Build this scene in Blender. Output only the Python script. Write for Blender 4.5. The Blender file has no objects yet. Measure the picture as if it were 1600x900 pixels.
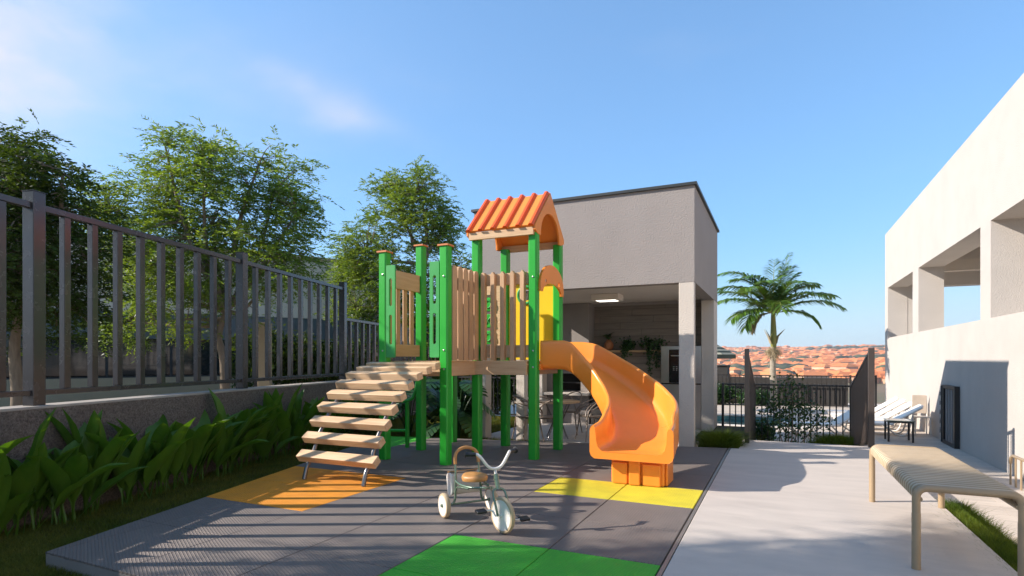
import bpy, math, random
import numpy as np
from mathutils import Vector, Matrix
from mathutils.geometry import tessellate_polygon

R = math.radians
PI = math.pi
scene = bpy.context.scene
COL = scene.collection

# ------------------------------------------------------------------ camera
EYE = 1.35
cam_data = bpy.data.cameras.new("camera")
cam_data.sensor_width = 36.0
cam_data.lens = 36.0 * 890.0 / 1600.0
cam_data.shift_y = 111.0 / 1600.0
cam_data.clip_start = 0.05
cam_data.clip_end = 12000.0
cam = bpy.data.objects.new("camera", cam_data)
COL.objects.link(cam)
cam.location = (0, 0, EYE)
cam.rotation_euler = (R(90), 0, 0)
scene.camera = cam

# ------------------------------------------------------------------ light and sky
SUN_EL = R(29.4)
world = bpy.data.worlds.new("World")
scene.world = world
world.use_nodes = True
wn, wl = world.node_tree.nodes, world.node_tree.links
wn.clear()
w_out = wn.new("ShaderNodeOutputWorld")
w_bg = wn.new("ShaderNodeBackground")
w_sky = wn.new("ShaderNodeTexSky")
w_sky.sky_type = 'NISHITA'
w_sky.sun_disc = False
w_sky.sun_elevation = SUN_EL
w_sky.sun_rotation = R(-91.5)          # the sun stands to the left (-X)
w_sky.altitude = 2000
w_sky.air_density = 1.0
w_sky.dust_density = 0.5
w_sky.ozone_density = 6.0
w_bg.inputs['Strength'].default_value = 0.12


def wnode(kind, **kw):
    n = wn.new(kind)
    for k, v in kw.items():
        setattr(n, k, v)
    return n


def wmath(op, a, b=None, clamp=False):
    n = wn.new("ShaderNodeMath")
    n.operation = op
    n.use_clamp = clamp
    for i, s in enumerate((a, b)):
        if s is None:
            continue
        if isinstance(s, (int, float)):
            n.inputs[i].default_value = s
        else:
            wl.new(s, n.inputs[i])
    return n.outputs[0]


# thin cirrus: stretched noise over the whole dome, thicker in two real patches
w_tc = wnode("ShaderNodeTexCoord")


def dome_patch(d, inner, outer):
    dot = wnode("ShaderNodeVectorMath", operation='DOT_PRODUCT')
    wl.new(w_tc.outputs['Generated'], dot.inputs[0])
    v = Vector(d).normalized()
    dot.inputs[1].default_value = v
    mr = wnode("ShaderNodeMapRange", interpolation_type='SMOOTHERSTEP')
    wl.new(dot.outputs['Value'], mr.inputs['Value'])
    mr.inputs['From Min'].default_value = math.cos(R(outer))
    mr.inputs['From Max'].default_value = math.cos(R(inner))
    return mr.outputs['Result']


def streak(center, along, length, width):
    """elongated soft cloud patch lying across the dome"""
    c = Vector(center).normalized()
    t = Vector(along) - Vector(along).dot(c) * c
    t.normalize()
    n = c.cross(t)
    res = []
    for ax, sc in ((t, length), (n, width)):
        dot = wnode("ShaderNodeVectorMath", operation='DOT_PRODUCT')
        wl.new(w_warp, dot.inputs[0])
        dot.inputs[1].default_value = ax
        d = wmath('DIVIDE', dot.outputs['Value'], sc)
        res.append(wmath('MULTIPLY', d, d))
    s = wmath('ADD', res[0], res[1])
    e = wmath('EXPONENT', wmath('MULTIPLY', s, -1.0))
    front = wnode("ShaderNodeVectorMath", operation='DOT_PRODUCT')
    wl.new(w_tc.outputs['Generated'], front.inputs[0])
    front.inputs[1].default_value = c
    return wmath('MULTIPLY', e, wmath('GREATER_THAN', front.outputs['Value'], 0.0))


w_n0 = wnode("ShaderNodeTexNoise")
wl.new(w_tc.outputs['Generated'], w_n0.inputs['Vector'])
w_n0.inputs['Scale'].default_value = 4.0
w_n0.inputs['Detail'].default_value = 3
w_sub = wnode("ShaderNodeVectorMath", operation='SUBTRACT')
wl.new(w_n0.outputs['Color'], w_sub.inputs[0])
w_sub.inputs[1].default_value = (.5, .5, .5)
w_scl = wnode("ShaderNodeVectorMath", operation='SCALE')
wl.new(w_sub.outputs[0], w_scl.inputs[0])
w_scl.inputs['Scale'].default_value = 0.09
w_add = wnode("ShaderNodeVectorMath", operation='ADD')
wl.new(w_tc.outputs['Generated'], w_add.inputs[0])
wl.new(w_scl.outputs[0], w_add.inputs[1])
w_warp = w_add.outputs[0]
w_map = wnode("ShaderNodeMapping")
wl.new(w_warp, w_map.inputs['Vector'])
w_map.inputs['Rotation'].default_value = (0.2, 0.5, 0.3)
w_map.inputs['Scale'].default_value = (2.2, 5.0, 7.5)
w_n1 = wnode("ShaderNodeTexNoise")
wl.new(w_map.outputs[0], w_n1.inputs['Vector'])
w_n1.inputs['Scale'].default_value = 1.3
w_n1.inputs['Detail'].default_value = 6
w_n1.inputs['Roughness'].default_value = 0.6


def sky_dir(u, v):
    return ((u - 800) / 890.0, 1.0, (561 - v) / 890.0)


cl = wmath('MULTIPLY', streak(sky_dir(10, 115), (0.4, 0, 1), 0.12, 0.085), 0.8)
for (u, v, al, ln, wd, st) in ((535, 165, (1, 0, -.5), .115, .020, .42), (525, 182, (1, 0, -.12), .05, .014, .22),
                               (60, 25, (1, .3, .5), .1, .03, .3), (250, 75, (1, 0, -.3), .26, .09, .12),
                               (200, 180, (1, 0, 0.1), .4, .14, .12)):
    cl = wmath('ADD', cl, wmath('MULTIPLY', streak(sky_dir(u, v), al, ln, wd), st))
w_ns = wmath('MULTIPLY', wmath('SUBTRACT', w_n1.outputs['Fac'], 0.18), 1.9, True)
cl = wmath('MULTIPLY', cl, w_ns, True)
w_faint = wmath('MULTIPLY', wmath('SUBTRACT', w_n1.outputs['Fac'], 0.58, True), 0.2)
cl = wmath('ADD', cl, w_faint, True)
w_mix = wnode("ShaderNodeMix", data_type='RGBA')
wl.new(cl, w_mix.inputs['Factor'])
w_hsv = wnode("ShaderNodeHueSaturation")
wl.new(w_sky.outputs[0], w_hsv.inputs['Color'])
w_hsv.inputs['Saturation'].default_value = .9
w_bw = wnode("ShaderNodeRGBToBW")
wl.new(w_sky.outputs[0], w_bw.inputs[0])
w_k = wmath('DIVIDE', 2.35, wmath('ADD', wmath('MULTIPLY', w_bw.outputs[0], 0.50), 1.0))
wl.new(w_k, w_hsv.inputs['Value'])
w_tint = wnode("ShaderNodeMix", data_type='RGBA', blend_type='MULTIPLY')
w_tint.inputs['Factor'].default_value = 1
wl.new(w_hsv.outputs[0], w_tint.inputs['A'])
w_tint.inputs['B'].default_value = (.88, 1.06, 1.0, 1)
# the air pales where the sky is brightest, towards the horizon and the sun
w_pale = wnode("ShaderNodeMapRange", interpolation_type='SMOOTHSTEP')
wl.new(w_bw.outputs[0], w_pale.inputs['Value'])
w_pale.inputs['From Min'].default_value = 2.0
w_pale.inputs['From Max'].default_value = 6.0
w_pale.inputs['To Max'].default_value = .62
w_pm = wnode("ShaderNodeMix", data_type='RGBA')
wl.new(w_pale.outputs[0], w_pm.inputs['Factor'])
wl.new(w_tint.outputs['Result'], w_pm.inputs['A'])
w_pm.inputs['B'].default_value = (3.55, 4.15, 4.75, 1)
wl.new(w_pm.outputs['Result'], w_mix.inputs['A'])
w_mix.inputs['B'].default_value = (3.9, 3.9, 4.2, 1)
wl.new(w_mix.outputs['Result'], w_bg.inputs['Color'])
wl.new(w_bg.outputs[0], w_out.inputs['Surface'])

sun_data = bpy.data.lights.new("sun", 'SUN')
sun_data.energy = 4.3
sun_data.angle = R(0.5)
sun_data.color = (1.0, 0.925, 0.85)
sun = bpy.data.objects.new("sun", sun_data)
COL.objects.link(sun)
sun.rotation_euler = Vector((math.cos(SUN_EL) * math.cos(R(1.5)), math.cos(SUN_EL) * math.sin(R(1.5)), -math.sin(SUN_EL))).to_track_quat('-Z', 'Y').to_euler()
sun.location = (-20, 0, 15)

scene.view_settings.view_transform = 'Standard'
scene.view_settings.look = 'None'
scene.view_settings.gamma = 1
scene.view_settings.use_curve_mapping = False
scene.view_settings.exposure = 0.90
scene.cycles.max_bounces = 8
scene.cycles.transparent_max_bounces = 16

# ------------------------------------------------------------------ frames
TH = R(-25.1)                                  # the site's building grid against the view axis
EX, EY = math.cos(TH), math.sin(TH)


def W(a, b, z=0.0):
    """site grid (a across, b along the path) to world"""
    return Vector((a * EX - b * EY, a * EY + b * EX, z))


FA = math.atan2(-0.1629, 1.0)                  # bearing of the street fence against +Y
FDIR = Vector((math.sin(-FA), math.cos(-FA), 0))


def fence_x(Y):
    return -5.173 + .165 * Y


# ------------------------------------------------------------------ materials
MATS = {}
ALB = .92


def mat(name, color, rough=.6, metal=0.0, var=.12, vscale=3.0, bump=0.0, bscale=60.0, spec=.5,
        color2=None, detail=4, island=0.0, coat=0.0, stretch=None, transl=0.0, dirt=0.0, coords='Object', k=None):
    k = ALB if k is None else k
    # offset for the blue skylight, put into colour: neutral tones pulled towards sand
    warm = (1.05, .975, .885) if max(color) - min(color) < .2 else (1, 1, 1)
    color = tuple(c * k * w for c, w in zip(color, warm))
    color2 = tuple(c * k * w for c, w in zip(color2, warm)) if color2 else None
    m = bpy.data.materials.new(name)
    m.use_nodes = True
    nt = m.node_tree
    N, L = nt.nodes, nt.links
    bs = N['Principled BSDF']
    bs.inputs['Roughness'].default_value = rough
    bs.inputs['Metallic'].default_value = metal
    bs.inputs['Specular IOR Level'].default_value = spec
    if coat:
        bs.inputs['Coat Weight'].default_value = coat
        bs.inputs['Coat Roughness'].default_value = .15
    tc = N.new('ShaderNodeTexCoord')
    mp = N.new('ShaderNodeMapping')
    L.new(tc.outputs[coords], mp.inputs['Vector'])
    if stretch:
        mp.inputs['Scale'].default_value = stretch
    nz = N.new('ShaderNodeTexNoise')
    nz.inputs['Scale'].default_value = vscale
    nz.inputs['Detail'].default_value = detail
    nz.inputs['Roughness'].default_value = .62
    L.new(mp.outputs[0], nz.inputs['Vector'])
    c = Vector(color)
    if color2 is None:
        lo = [max(0, x * (1 - var)) for x in color]
        hi = [min(1, x * (1 + var)) for x in color]
    else:
        lo, hi = color, color2
    mix = N.new('ShaderNodeMix')
    mix.data_type = 'RGBA'
    mr = N.new('ShaderNodeMapRange')
    mr.inputs['From Min'].default_value = .3
    mr.inputs['From Max'].default_value = .7
    L.new(nz.outputs['Fac'], mr.inputs['Value'])
    L.new(mr.outputs[0], mix.inputs['Factor'])
    mix.inputs['A'].default_value = (*lo, 1)
    mix.inputs['B'].default_value = (*hi, 1)
    out = mix.outputs['Result']
    if island:
        geo = N.new('ShaderNodeNewGeometry')
        hsv = N.new('ShaderNodeHueSaturation')
        m2 = N.new('ShaderNodeMapRange')
        m2.inputs['To Min'].default_value = 1 - island
        m2.inputs['To Max'].default_value = 1 + island
        L.new(geo.outputs['Random Per Island'], m2.inputs['Value'])
        L.new(m2.outputs[0], hsv.inputs['Value'])
        L.new(out, hsv.inputs['Color'])
        out = hsv.outputs[0]
    # tone differs a little from object to object
    oi = N.new('ShaderNodeObjectInfo')
    h2 = N.new('ShaderNodeHueSaturation')
    m3 = N.new('ShaderNodeMapRange')
    m3.inputs['To Min'].default_value = 1 - min(.08, var * .6)
    m3.inputs['To Max'].default_value = 1 + min(.08, var * .6)
    L.new(oi.outputs['Random'], m3.inputs['Value'])
    L.new(m3.outputs[0], h2.inputs['Value'])
    L.new(out, h2.inputs['Color'])
    out = h2.outputs[0]
    if dirt:
        n3 = N.new('ShaderNodeTexNoise')
        n3.inputs['Scale'].default_value = 1.1
        n3.inputs['Detail'].default_value = 8
        n3.inputs['Roughness'].default_value = .7
        L.new(tc.outputs[coords], n3.inputs['Vector'])
        r3 = N.new('ShaderNodeMapRange')
        r3.inputs['From Min'].default_value = .5
        r3.inputs['From Max'].default_value = .72
        r3.inputs['To Max'].default_value = dirt
        L.new(n3.outputs['Fac'], r3.inputs['Value'])
        mx = N.new('ShaderNodeMix')
        mx.data_type = 'RGBA'
        L.new(r3.outputs[0], mx.inputs['Factor'])
        L.new(out, mx.inputs['A'])
        mx.inputs['B'].default_value = (color[0] * .45, color[1] * .42, color[2] * .38, 1)
        out = mx.outputs['Result']
    L.new(out, bs.inputs['Base Color'])
    if rough > .15 and metal < .9:
        rr = N.new('ShaderNodeMapRange')
        rr.inputs['To Min'].default_value = max(.05, rough - .1)
        rr.inputs['To Max'].default_value = min(1, rough + .1)
        L.new(nz.outputs['Fac'], rr.inputs['Value'])
        L.new(rr.outputs[0], bs.inputs['Roughness'])
    if bump:
        nb = N.new('ShaderNodeTexNoise')
        nb.inputs['Scale'].default_value = bscale
        nb.inputs['Detail'].default_value = 3
        L.new(mp.outputs[0], nb.inputs['Vector'])
        bp = N.new('ShaderNodeBump')
        bp.inputs['Strength'].default_value = bump
        bp.inputs['Distance'].default_value = .01
        L.new(nb.outputs['Fac'], bp.inputs['Height'])
        L.new(bp.outputs[0], bs.inputs['Normal'])
    if transl:
        tr = N.new('ShaderNodeBsdfTranslucent')
        g = N.new('ShaderNodeMix')
        g.data_type = 'RGBA'
        g.blend_type = 'MULTIPLY'
        g.inputs['Factor'].default_value = 1
        L.new(out, g.inputs['A'])
        g.inputs['B'].default_value = (1.7, 1.55, .5, 1)
        L.new(g.outputs['Result'], tr.inputs['Color'])
        ms = N.new('ShaderNodeMixShader')
        ms.inputs[0].default_value = transl
        L.new(bs.outputs[0], ms.inputs[1])
        L.new(tr.outputs[0], ms.inputs[2])
        L.new(ms.outputs[0], N['Material Output'].inputs['Surface'])
    MATS[name] = m
    return m


def rubber(name, color):
    """moulded rubber: diamond relief"""
    m = mat(name, color, rough=.62, var=.10, vscale=5, spec=.45, dirt=.12)
    N, L = m.node_tree.nodes, m.node_tree.links
    tc = N.new('ShaderNodeTexCoord')
    outs = []
    for ang in (R(62), R(-62)):
        mp = N.new('ShaderNodeMapping')
        mp.inputs['Rotation'].default_value = (0, 0, ang)
        L.new(tc.outputs['Object'], mp.inputs['Vector'])
        wv = N.new('ShaderNodeTexWave')
        wv.wave_type = 'BANDS'
        wv.bands_direction = 'X'
        wv.inputs['Scale'].default_value = 15.0
        wv.inputs['Distortion'].default_value = 0.0
        L.new(mp.outputs[0], wv.inputs['Vector'])
        outs.append(wv.outputs['Fac'])
    mx = N.new('ShaderNodeMath')
    mx.operation = 'MAXIMUM'
    L.new(outs[0], mx.inputs[0])
    L.new(outs[1], mx.inputs[1])
    pw = N.new('ShaderNodeMath')
    pw.operation = 'POWER'
    L.new(mx.outputs[0], pw.inputs[0])
    pw.inputs[1].default_value = 5.0
    bp = N.new('ShaderNodeBump')
    bp.inputs['Strength'].default_value = .7
    bp.inputs['Distance'].default_value = .012
    L.new(pw.outputs[0], bp.inputs['Height'])
    nf = N.new('ShaderNodeTexNoise')
    nf.inputs['Scale'].default_value = 260
    L.new(tc.outputs['Object'], nf.inputs['Vector'])
    b2 = N.new('ShaderNodeBump')
    b2.inputs['Strength'].default_value = .35
    b2.inputs['Distance'].default_value = .004
    L.new(nf.outputs['Fac'], b2.inputs['Height'])
    L.new(bp.outputs[0], b2.inputs['Normal'])
    L.new(b2.outputs[0], N['Principled BSDF'].inputs['Normal'])
    return m


def wood(name, color, color2, axis='X', scale=1.0, rough=.55):
    st = {'X': (1.2, 16, 16), 'Y': (16, 1.2, 16), 'Z': (16, 16, 1.2)}[axis]
    return mat(name, color, rough=rough, color2=color2, vscale=1.6 * scale, stretch=st, bump=.25, bscale=4,
               detail=7)


def stucco(name, color, bump=.5, scale=85, dirt=.06):
    return mat(name, color, rough=.9, var=.05, vscale=1.3, bump=bump, bscale=scale, spec=.2, dirt=dirt)


M_GREEN = mat('green_paint', (.018, .40, .028), rough=.38, var=.1, vscale=2.2, bump=.05, bscale=30, dirt=.25)
M_GREEN2 = mat('light_green_plastic', (.045, .36, .075), rough=.42, var=.06, bump=.05, bscale=90)
M_ORANGE = mat('orange_plastic', (.94, .29, .035), rough=.32, var=.045, vscale=2, bump=.03, bscale=8, dirt=.10)
M_ORANGE_D = mat('red_orange_plastic', (.88, .12, .010), rough=.4, var=.05)
M_ORANGE_R = mat('roof_orange_plastic', (.95, .29, .04), rough=.4, var=.05, dirt=.12)
M_ORANGE_C = mat('terracotta_cap', (.66, .20, .05), rough=.5)
M_YELLOW = mat('yellow_plastic', (.90, .60, .01), rough=.4, var=.04)
M_WOODX = wood('timber_across', (.54, .32, .155), (.70, .47, .26), 'X')
M_WOODZ = wood('timber_upright', (.50, .285, .14), (.66, .41, .22), 'Z')
M_WOODY = wood('timber_along', (.54, .32, .155), (.68, .45, .25), 'Y')
M_PLANK = wood('ramp_timber', (.60, .365, .185), (.78, .53, .31), 'X', .8)
M_STEEL = mat('dark_steel_tube', (.22, .22, .23), rough=.3, metal=.9, var=.1)
M_BOLT = mat('bolt_steel', (.6, .6, .58), rough=.3, metal=1, var=.05)
M_FENCE = mat('grey_fence_paint', (.052, .050, .056), rough=.26, var=.08, vscale=6, bump=.03, bscale=120, coat=.35, metal=.25)
M_BLACKFENCE = mat('black_fence_paint', (.028, .025, .024), rough=.4, var=.1, bump=.02)
M_BROWNFENCE = mat('dark_brown_fence_paint', (.06, .048, .043), rough=.45, var=.1)
M_RETAIN = mat('rough_grey_wall', (.19, .165, .15), rough=.95, var=.5, vscale=55, bump=1.6, bscale=110, spec=.15, dirt=.3)
M_COPING = mat('wall_top_render', (.40, .38, .36), rough=.9, var=.12, bump=.3, bscale=50)
M_RUBBER = rubber('grey_rubber', (.205, .178, .166))
M_RUB_O = rubber('orange_rubber', (.90, .32, .010))
M_RUB_Y = rubber('yellow_rubber', (.80, .66, .03))
M_RUB_G = rubber('green_rubber', (.065, .52, .025))
M_SLAB = mat('slab_edge_concrete', (.30, .285, .275), rough=.85, var=.1, bump=.2)
M_PATH = mat('pale_concrete', (.53, .495, .465), rough=.75, var=.09, vscale=1.4, bump=.22, bscale=18, stretch=(1, 3.5, 1), dirt=.10, detail=8)
M_DECK = mat('pale_stone_deck', (.52, .475, .43), rough=.8, var=.12, vscale=2.5, bump=.2, bscale=16, stretch=(1, 5, 1))
M_DECKW = mat('pool_stone', (.66, .63, .59), rough=.7, var=.08, bump=.1)
M_TRIM = mat('edge_strip_metal', (.30, .28, .26), rough=.4, metal=.5)
M_SOIL = mat('dark_soil', (.028, .022, .014), rough=1, var=.4, vscale=20, bump=.8, bscale=60)
M_GRASS = mat('grass_blades', (.07, .11, .014), k=1, rough=.7, color2=(.17, .17, .035), vscale=2.5, island=.45, transl=.3, spec=.2)
M_GRASS_L = mat('bright_grass_blades', (.055, .11, .012), k=1, rough=.6, color2=(.13, .18, .022), vscale=3, island=.35, transl=.35, spec=.2)
M_LEAF_BIG = mat('broad_leaf', (.05, .145, .014), k=1, rough=.42, color2=(.10, .20, .02), vscale=3, transl=.25, spec=.4, bump=.12, bscale=30, stretch=(8, 1, 1))
M_LEAF_TREE = mat('feathery_tree_leaf', (.075, .15, .020), k=1, rough=.5, color2=(.18, .265, .045), vscale=.9, island=.4, transl=.42, spec=.35)
M_LEAF_DARK = mat('dark_tree_leaf', (.028, .062, .010), rough=.65, color2=(.07, .115, .018), vscale=1, island=.4, transl=.35, spec=.2)
M_LEAF_BUSH = mat('bush_leaf', k=1, color=(.012, .05, .010), rough=.4, color2=(.03, .085, .016), vscale=3, island=.4, transl=.25, spec=.5)
M_BARK = mat('tree_bark', (.16, .125, .09), rough=.95, color2=(.27, .22, .165), vscale=8, bump=.7, bscale=30, stretch=(3, 3, .6))
M_STUCCO_G = stucco('grey_stucco', (.32, .305, .305), bump=.8, scale=42)
M_STUCCO_C = stucco('pale_column_stucco', (.60, .57, .535), bump=.7, scale=48)
M_STUCCO_W = stucco('white_stucco', (.535, .52, .51), bump=.8, scale=55, dirt=.04)
M_COPE_D = mat('dark_roof_coping', (.03, .035, .035), rough=.5)
M_CEIL = mat('white_ceiling', (.78, .75, .72), rough=.9, var=.03)
M_TILEWOOD = mat('grey_wood_tile', (.17, .15, .135), rough=.6, color2=(.26, .235, .21), vscale=1.2, stretch=(1.2, 12, 12), bump=.2, bscale=3, detail=7)
M_SHELF = wood('shelf_timber', (.45, .27, .13), (.58, .38, .2), 'X')
M_STAINLESS = mat('brushed_stainless', (.45, .45, .46), rough=.28, metal=1, var=.08)
M_BLACK = mat('black_glass', (.012, .012, .013), rough=.12, var=.1)
M_CHARCOAL = mat('charcoal_render', (.045, .043, .042), rough=.8, var=.1)
M_TERRA = mat('terracotta_pot', (.42, .16, .06), rough=.7)
M_TABLETOP = wood('tabletop_timber', (.42, .25, .12), (.56, .36, .19), 'X')
M_CHAIR = mat('taupe_chair_plastic', (.22, .18, .15), rough=.35, var=.05)
M_WHITEP = mat('white_plastic', (.80, .79, .77), rough=.4, var=.03)
M_BENCH = mat('cream_powder_coat', (.37, .285, .185), rough=.38, var=.05, bump=.04, bscale=200)
M_BENCH_SHADE = mat('shade_tone_bench_slat', (.36, .27, .17), rough=.5)  # darker slat tone: shading between the rods put into colour
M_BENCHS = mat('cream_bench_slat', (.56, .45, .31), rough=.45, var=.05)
M_SAGE = mat('sage_enamel', (.15, .235, .175), rough=.2, metal=.35, var=.05, coat=.6)
M_TRIWHITE = mat('white_enamel', (.82, .82, .80), rough=.25, var=.03, coat=.4)
M_TYRE = mat('cream_tyre', (.50, .37, .22), rough=.75, var=.08, bump=.2, bscale=150)
M_TAN = mat('tan_leather', (.52, .245, .07), rough=.45, var=.12, vscale=14, bump=.15, bscale=120)
M_GRIP = mat('black_grip', (.015, .016, .018), rough=.45)
M_CANVAS = mat('cream_canvas', (.66, .63, .57), rough=.85, bump=.2, bscale=300)
M_BEIGE = stucco('beige_render', (.78, .65, .50), bump=.5, scale=30)
M_BEIGE_L = stucco('pale_beige_base', (.44, .36, .25), bump=.5, scale=30, dirt=.25)
M_WINDOW = mat('dark_window_glass', (.02, .028, .032), rough=.06, var=.3, vscale=.6, spec=1.0)
M_STREET = mat('street_asphalt', (.055, .054, .053), rough=.9, var=.2, bump=.3)
M_PAVE = mat('street_pavement', (.30, .285, .265), rough=.9, var=.12, bump=.3)
M_EARTH = mat('red_earth', (.20, .13, .07), rough=1, color2=(.10, .11, .045), vscale=.012, detail=9)
M_ROOFT = mat('town_roof_tiles', (.60, .16, .04), rough=.85, color2=(.70, .26, .09), vscale=.01, island=.3)
M_TOWNW = mat('town_walls', (.48, .27, .15), rough=.9, color2=(.62, .42, .28), vscale=.01, island=.2)
M_TOWNT = mat('town_trees', (.05, .06, .03), rough=.95, color2=(.09, .10, .045), vscale=.02, island=.3)
M_THATCH = mat('striped_canopy_dark', (.05, .07, .055), rough=.8)
M_THATCHL = mat('striped_canopy_pale', (.42, .43, .35), rough=.8)
M_PALM = mat('palm_leaflet', k=1, color=(.05, .145, .02), rough=.4, color2=(.15, .26, .035), vscale=2, island=.35, transl=.25, spec=.7)
M_PALMST = mat('palm_crownshaft', (.18, .23, .05), rough=.5, color2=(.30, .27, .07), vscale=5)
M_PALMDRY = mat('dry_palm_fibre', (.42, .33, .2), rough=.9, island=.3)
M_PALMTR = mat('palm_trunk_bark', (.30, .27, .22), rough=.95, color2=(.42, .39, .33), vscale=8, stretch=(1, 1, 6), bump=.6)
M_RED = mat('game_red', (.5, .03, .03), rough=.4)

m = mat('pool_water', (.02, .13, .14), rough=.05, var=.2, vscale=3, bump=.25, bscale=7, spec=.8)
M_WATER = m
M_LAMP = bpy.data.materials.new('lit_lamp_diffuser')
M_LAMP.use_nodes = True
_b = M_LAMP.node_tree.nodes['Principled BSDF']
_b.inputs['Base Color'].default_value = (.9, .9, .85, 1)
_b.inputs['Emission Color'].default_value = (1, .93, .80, 1)
_b.inputs['Emission Strength'].default_value = 1.6


# ------------------------------------------------------------------ mesh building
class MB:
    def __init__(self):
        self.v, self.f = [], []

    def add(self, vs, fs):
        o = len(self.v)
        self.v += [tuple(p) for p in vs]
        self.f += [tuple(i + o for i in q) for q in fs]
        return self

    def box(self, x0, x1, y0, y1, z0, z1, M=None):
        vs = [Vector((x, y, z)) for z in (z0, z1) for (x, y) in ((x0, y0), (x1, y0), (x1, y1), (x0, y1))]
        if M is not None:
            vs = [M @ p for p in vs]
        return self.add(vs, [(0, 3, 2, 1), (4, 5, 6, 7), (0, 1, 5, 4), (1, 2, 6, 5), (2, 3, 7, 6), (3, 0, 4, 7)])

    def cbox(self, c, s, M=None):
        T = Matrix.Translation(c) @ (M if M is not None else Matrix())
        return self.box(-s[0] / 2, s[0] / 2, -s[1] / 2, s[1] / 2, -s[2] / 2, s[2] / 2, T)

    def prism(self, poly, z0, z1, M=None):
        n = len(poly)
        vs = [Vector((p[0], p[1], z0)) for p in poly] + [Vector((p[0], p[1], z1)) for p in poly]
        if M is not None:
            vs = [M @ p for p in vs]
        fs = [tuple(range(n))[::-1], tuple(range(n, 2 * n))]
        fs += [(i, (i + 1) % n, n + (i + 1) % n, n + i) for i in range(n)]
        return self.add(vs, fs)

    def plate(self, outer, holes, t0, t1, M):
        """flat plate with holes: 2-D outline in x,y thickened along z, then placed by M"""
        loops = [outer] + list(holes)
        tris = tessellate_polygon([[Vector((p[0], p[1], 0)) for p in lp] for lp in loops])
        flat = [p for lp in loops for p in lp]
        n = len(flat)
        vs = [M @ Vector((p[0], p[1], t0)) for p in flat] + [M @ Vector((p[0], p[1], t1)) for p in flat]
        fs = []
        for t in tris:
            a, b, c = [Vector((*flat[i], 0)) for i in t]
            up = (b - a).cross(c - a).z > 0
            t = t if up else t[::-1]
            fs.append(tuple(i + n for i in t))
            fs.append(tuple(t[::-1]))
        o = 0
        for k, lp in enumerate(loops):
            m_ = len(lp)
            area = sum(lp[i][0] * lp[(i + 1) % m_][1] - lp[(i + 1) % m_][0] * lp[i][1] for i in range(m_))
            ccw = area > 0
            if k > 0:
                ccw = not ccw
            for i in range(m_):
                j = (i + 1) % m_
                q = (o + i, o + j, n + o + j, n + o + i)
                fs.append(q if ccw else q[::-1])
            o += m_
        return self.add(vs, fs)

    def tube(self, pts, r, n=10, closed=False, caps=True, flat=1.0):
        pts = [Vector(p) for p in pts]
        m_ = len(pts)
        rs = r if isinstance(r, (list, tuple)) else [r] * m_
        rings = []
        prev = None
        for i, p in enumerate(pts):
            if closed:
                t = pts[(i + 1) % m_] - pts[i - 1]
            else:
                t = pts[min(i + 1, m_ - 1)] - pts[max(i - 1, 0)]
            t.normalize()
            if prev is None:
                up = Vector((0, 0, 1)) if abs(t.z) < .9 else Vector((1, 0, 0))
                nx = up.cross(t).normalized()
            else:
                nx = (prev - prev.dot(t) * t).normalized()
            prev = nx
            ny = t.cross(nx)
            rings.append([p + rs[i] * (math.cos(2 * PI * k / n) * nx + flat * math.sin(2 * PI * k / n) * ny) for k in range(n)])
        vs = [q for rg in rings for q in rg]
        fs = []
        for i in range(m_ if closed else m_ - 1):
            j = (i + 1) % m_
            for k in range(n):
                l = (k + 1) % n
                fs.append((i * n + k, i * n + l, j * n + l, j * n + k))
        if caps and not closed:
            fs.append(tuple(range(n))[::-1])
            fs.append(tuple((m_ - 1) * n + k for k in range(n)))
        return self.add(vs, fs)

    def lathe(self, prof, c=(0, 0, 0), axis=(0, 0, 1), n=24, caps=True):
        """prof: (radius, height) along axis"""
        ax = Vector(axis).normalized()
        Q = ax.to_track_quat('Z', 'Y').to_matrix().to_4x4()
        T = Matrix.Translation(c) @ Q
        vs, fs = [], []
        for (r_, h) in prof:
            for k in range(n):
                vs.append(T @ Vector((r_ * math.cos(2 * PI * k / n), r_ * math.sin(2 * PI * k / n), h)))
        for i in range(len(prof) - 1):
            for k in range(n):
                l = (k + 1) % n
                fs.append((i * n + k, i * n + l, (i + 1) * n + l, (i + 1) * n + k))
        if caps and prof[0][0] > 1e-5:
            fs.append(tuple(range(n))[::-1])
        if caps and prof[-1][0] > 1e-5:
            fs.append(tuple((len(prof) - 1) * n + k for k in range(n)))
        return self.add(vs, fs)

    def mesh(self, name, material, off=(0, 0, 0), smooth=None):
        me = bpy.data.meshes.new(name)
        o = off
        me.from_pydata([(p[0] - o[0], p[1] - o[1], p[2] - o[2]) for p in self.v], [], self.f)
        me.materials.append(material)
        if smooth is not None:
            me.shade_smooth()
            me.set_sharp_from_angle(angle=R(smooth))
        me.update()
        return me


def bevel(o, w, seg=2, ang=35):
    md = o.modifiers.new('bevel', 'BEVEL')
    md.width = w
    md.segments = seg
    md.limit_method = 'ANGLE'
    md.angle_limit = R(ang)
    return o


def link(name, me, parent=None, loc=(0, 0, 0), rot=(0, 0, 0)):
    o = bpy.data.objects.new(name, me)
    COL.objects.link(o)
    if parent is not None:
        o.parent = parent
    o.location = loc
    o.rotation_euler = rot
    return o


def tag(o, label=None, cat=None, group=None, kind=None):
    if label:
        o['label'] = label
    if cat:
        o['category'] = cat
    if group:
        o['group'] = group
    if kind:
        o['kind'] = kind
    return o


OFF = {}


def thing(name, label, cat, loc, rz=0.0, group=None, off=None):
    o = bpy.data.objects.new(name, None)
    COL.objects.link(o)
    o.location = loc
    o.rotation_euler = (0, 0, rz)
    o.empty_display_size = .2
    tag(o, label, cat, group)
    OFF[o.name] = off or (0, 0, 0)
    return o


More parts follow.
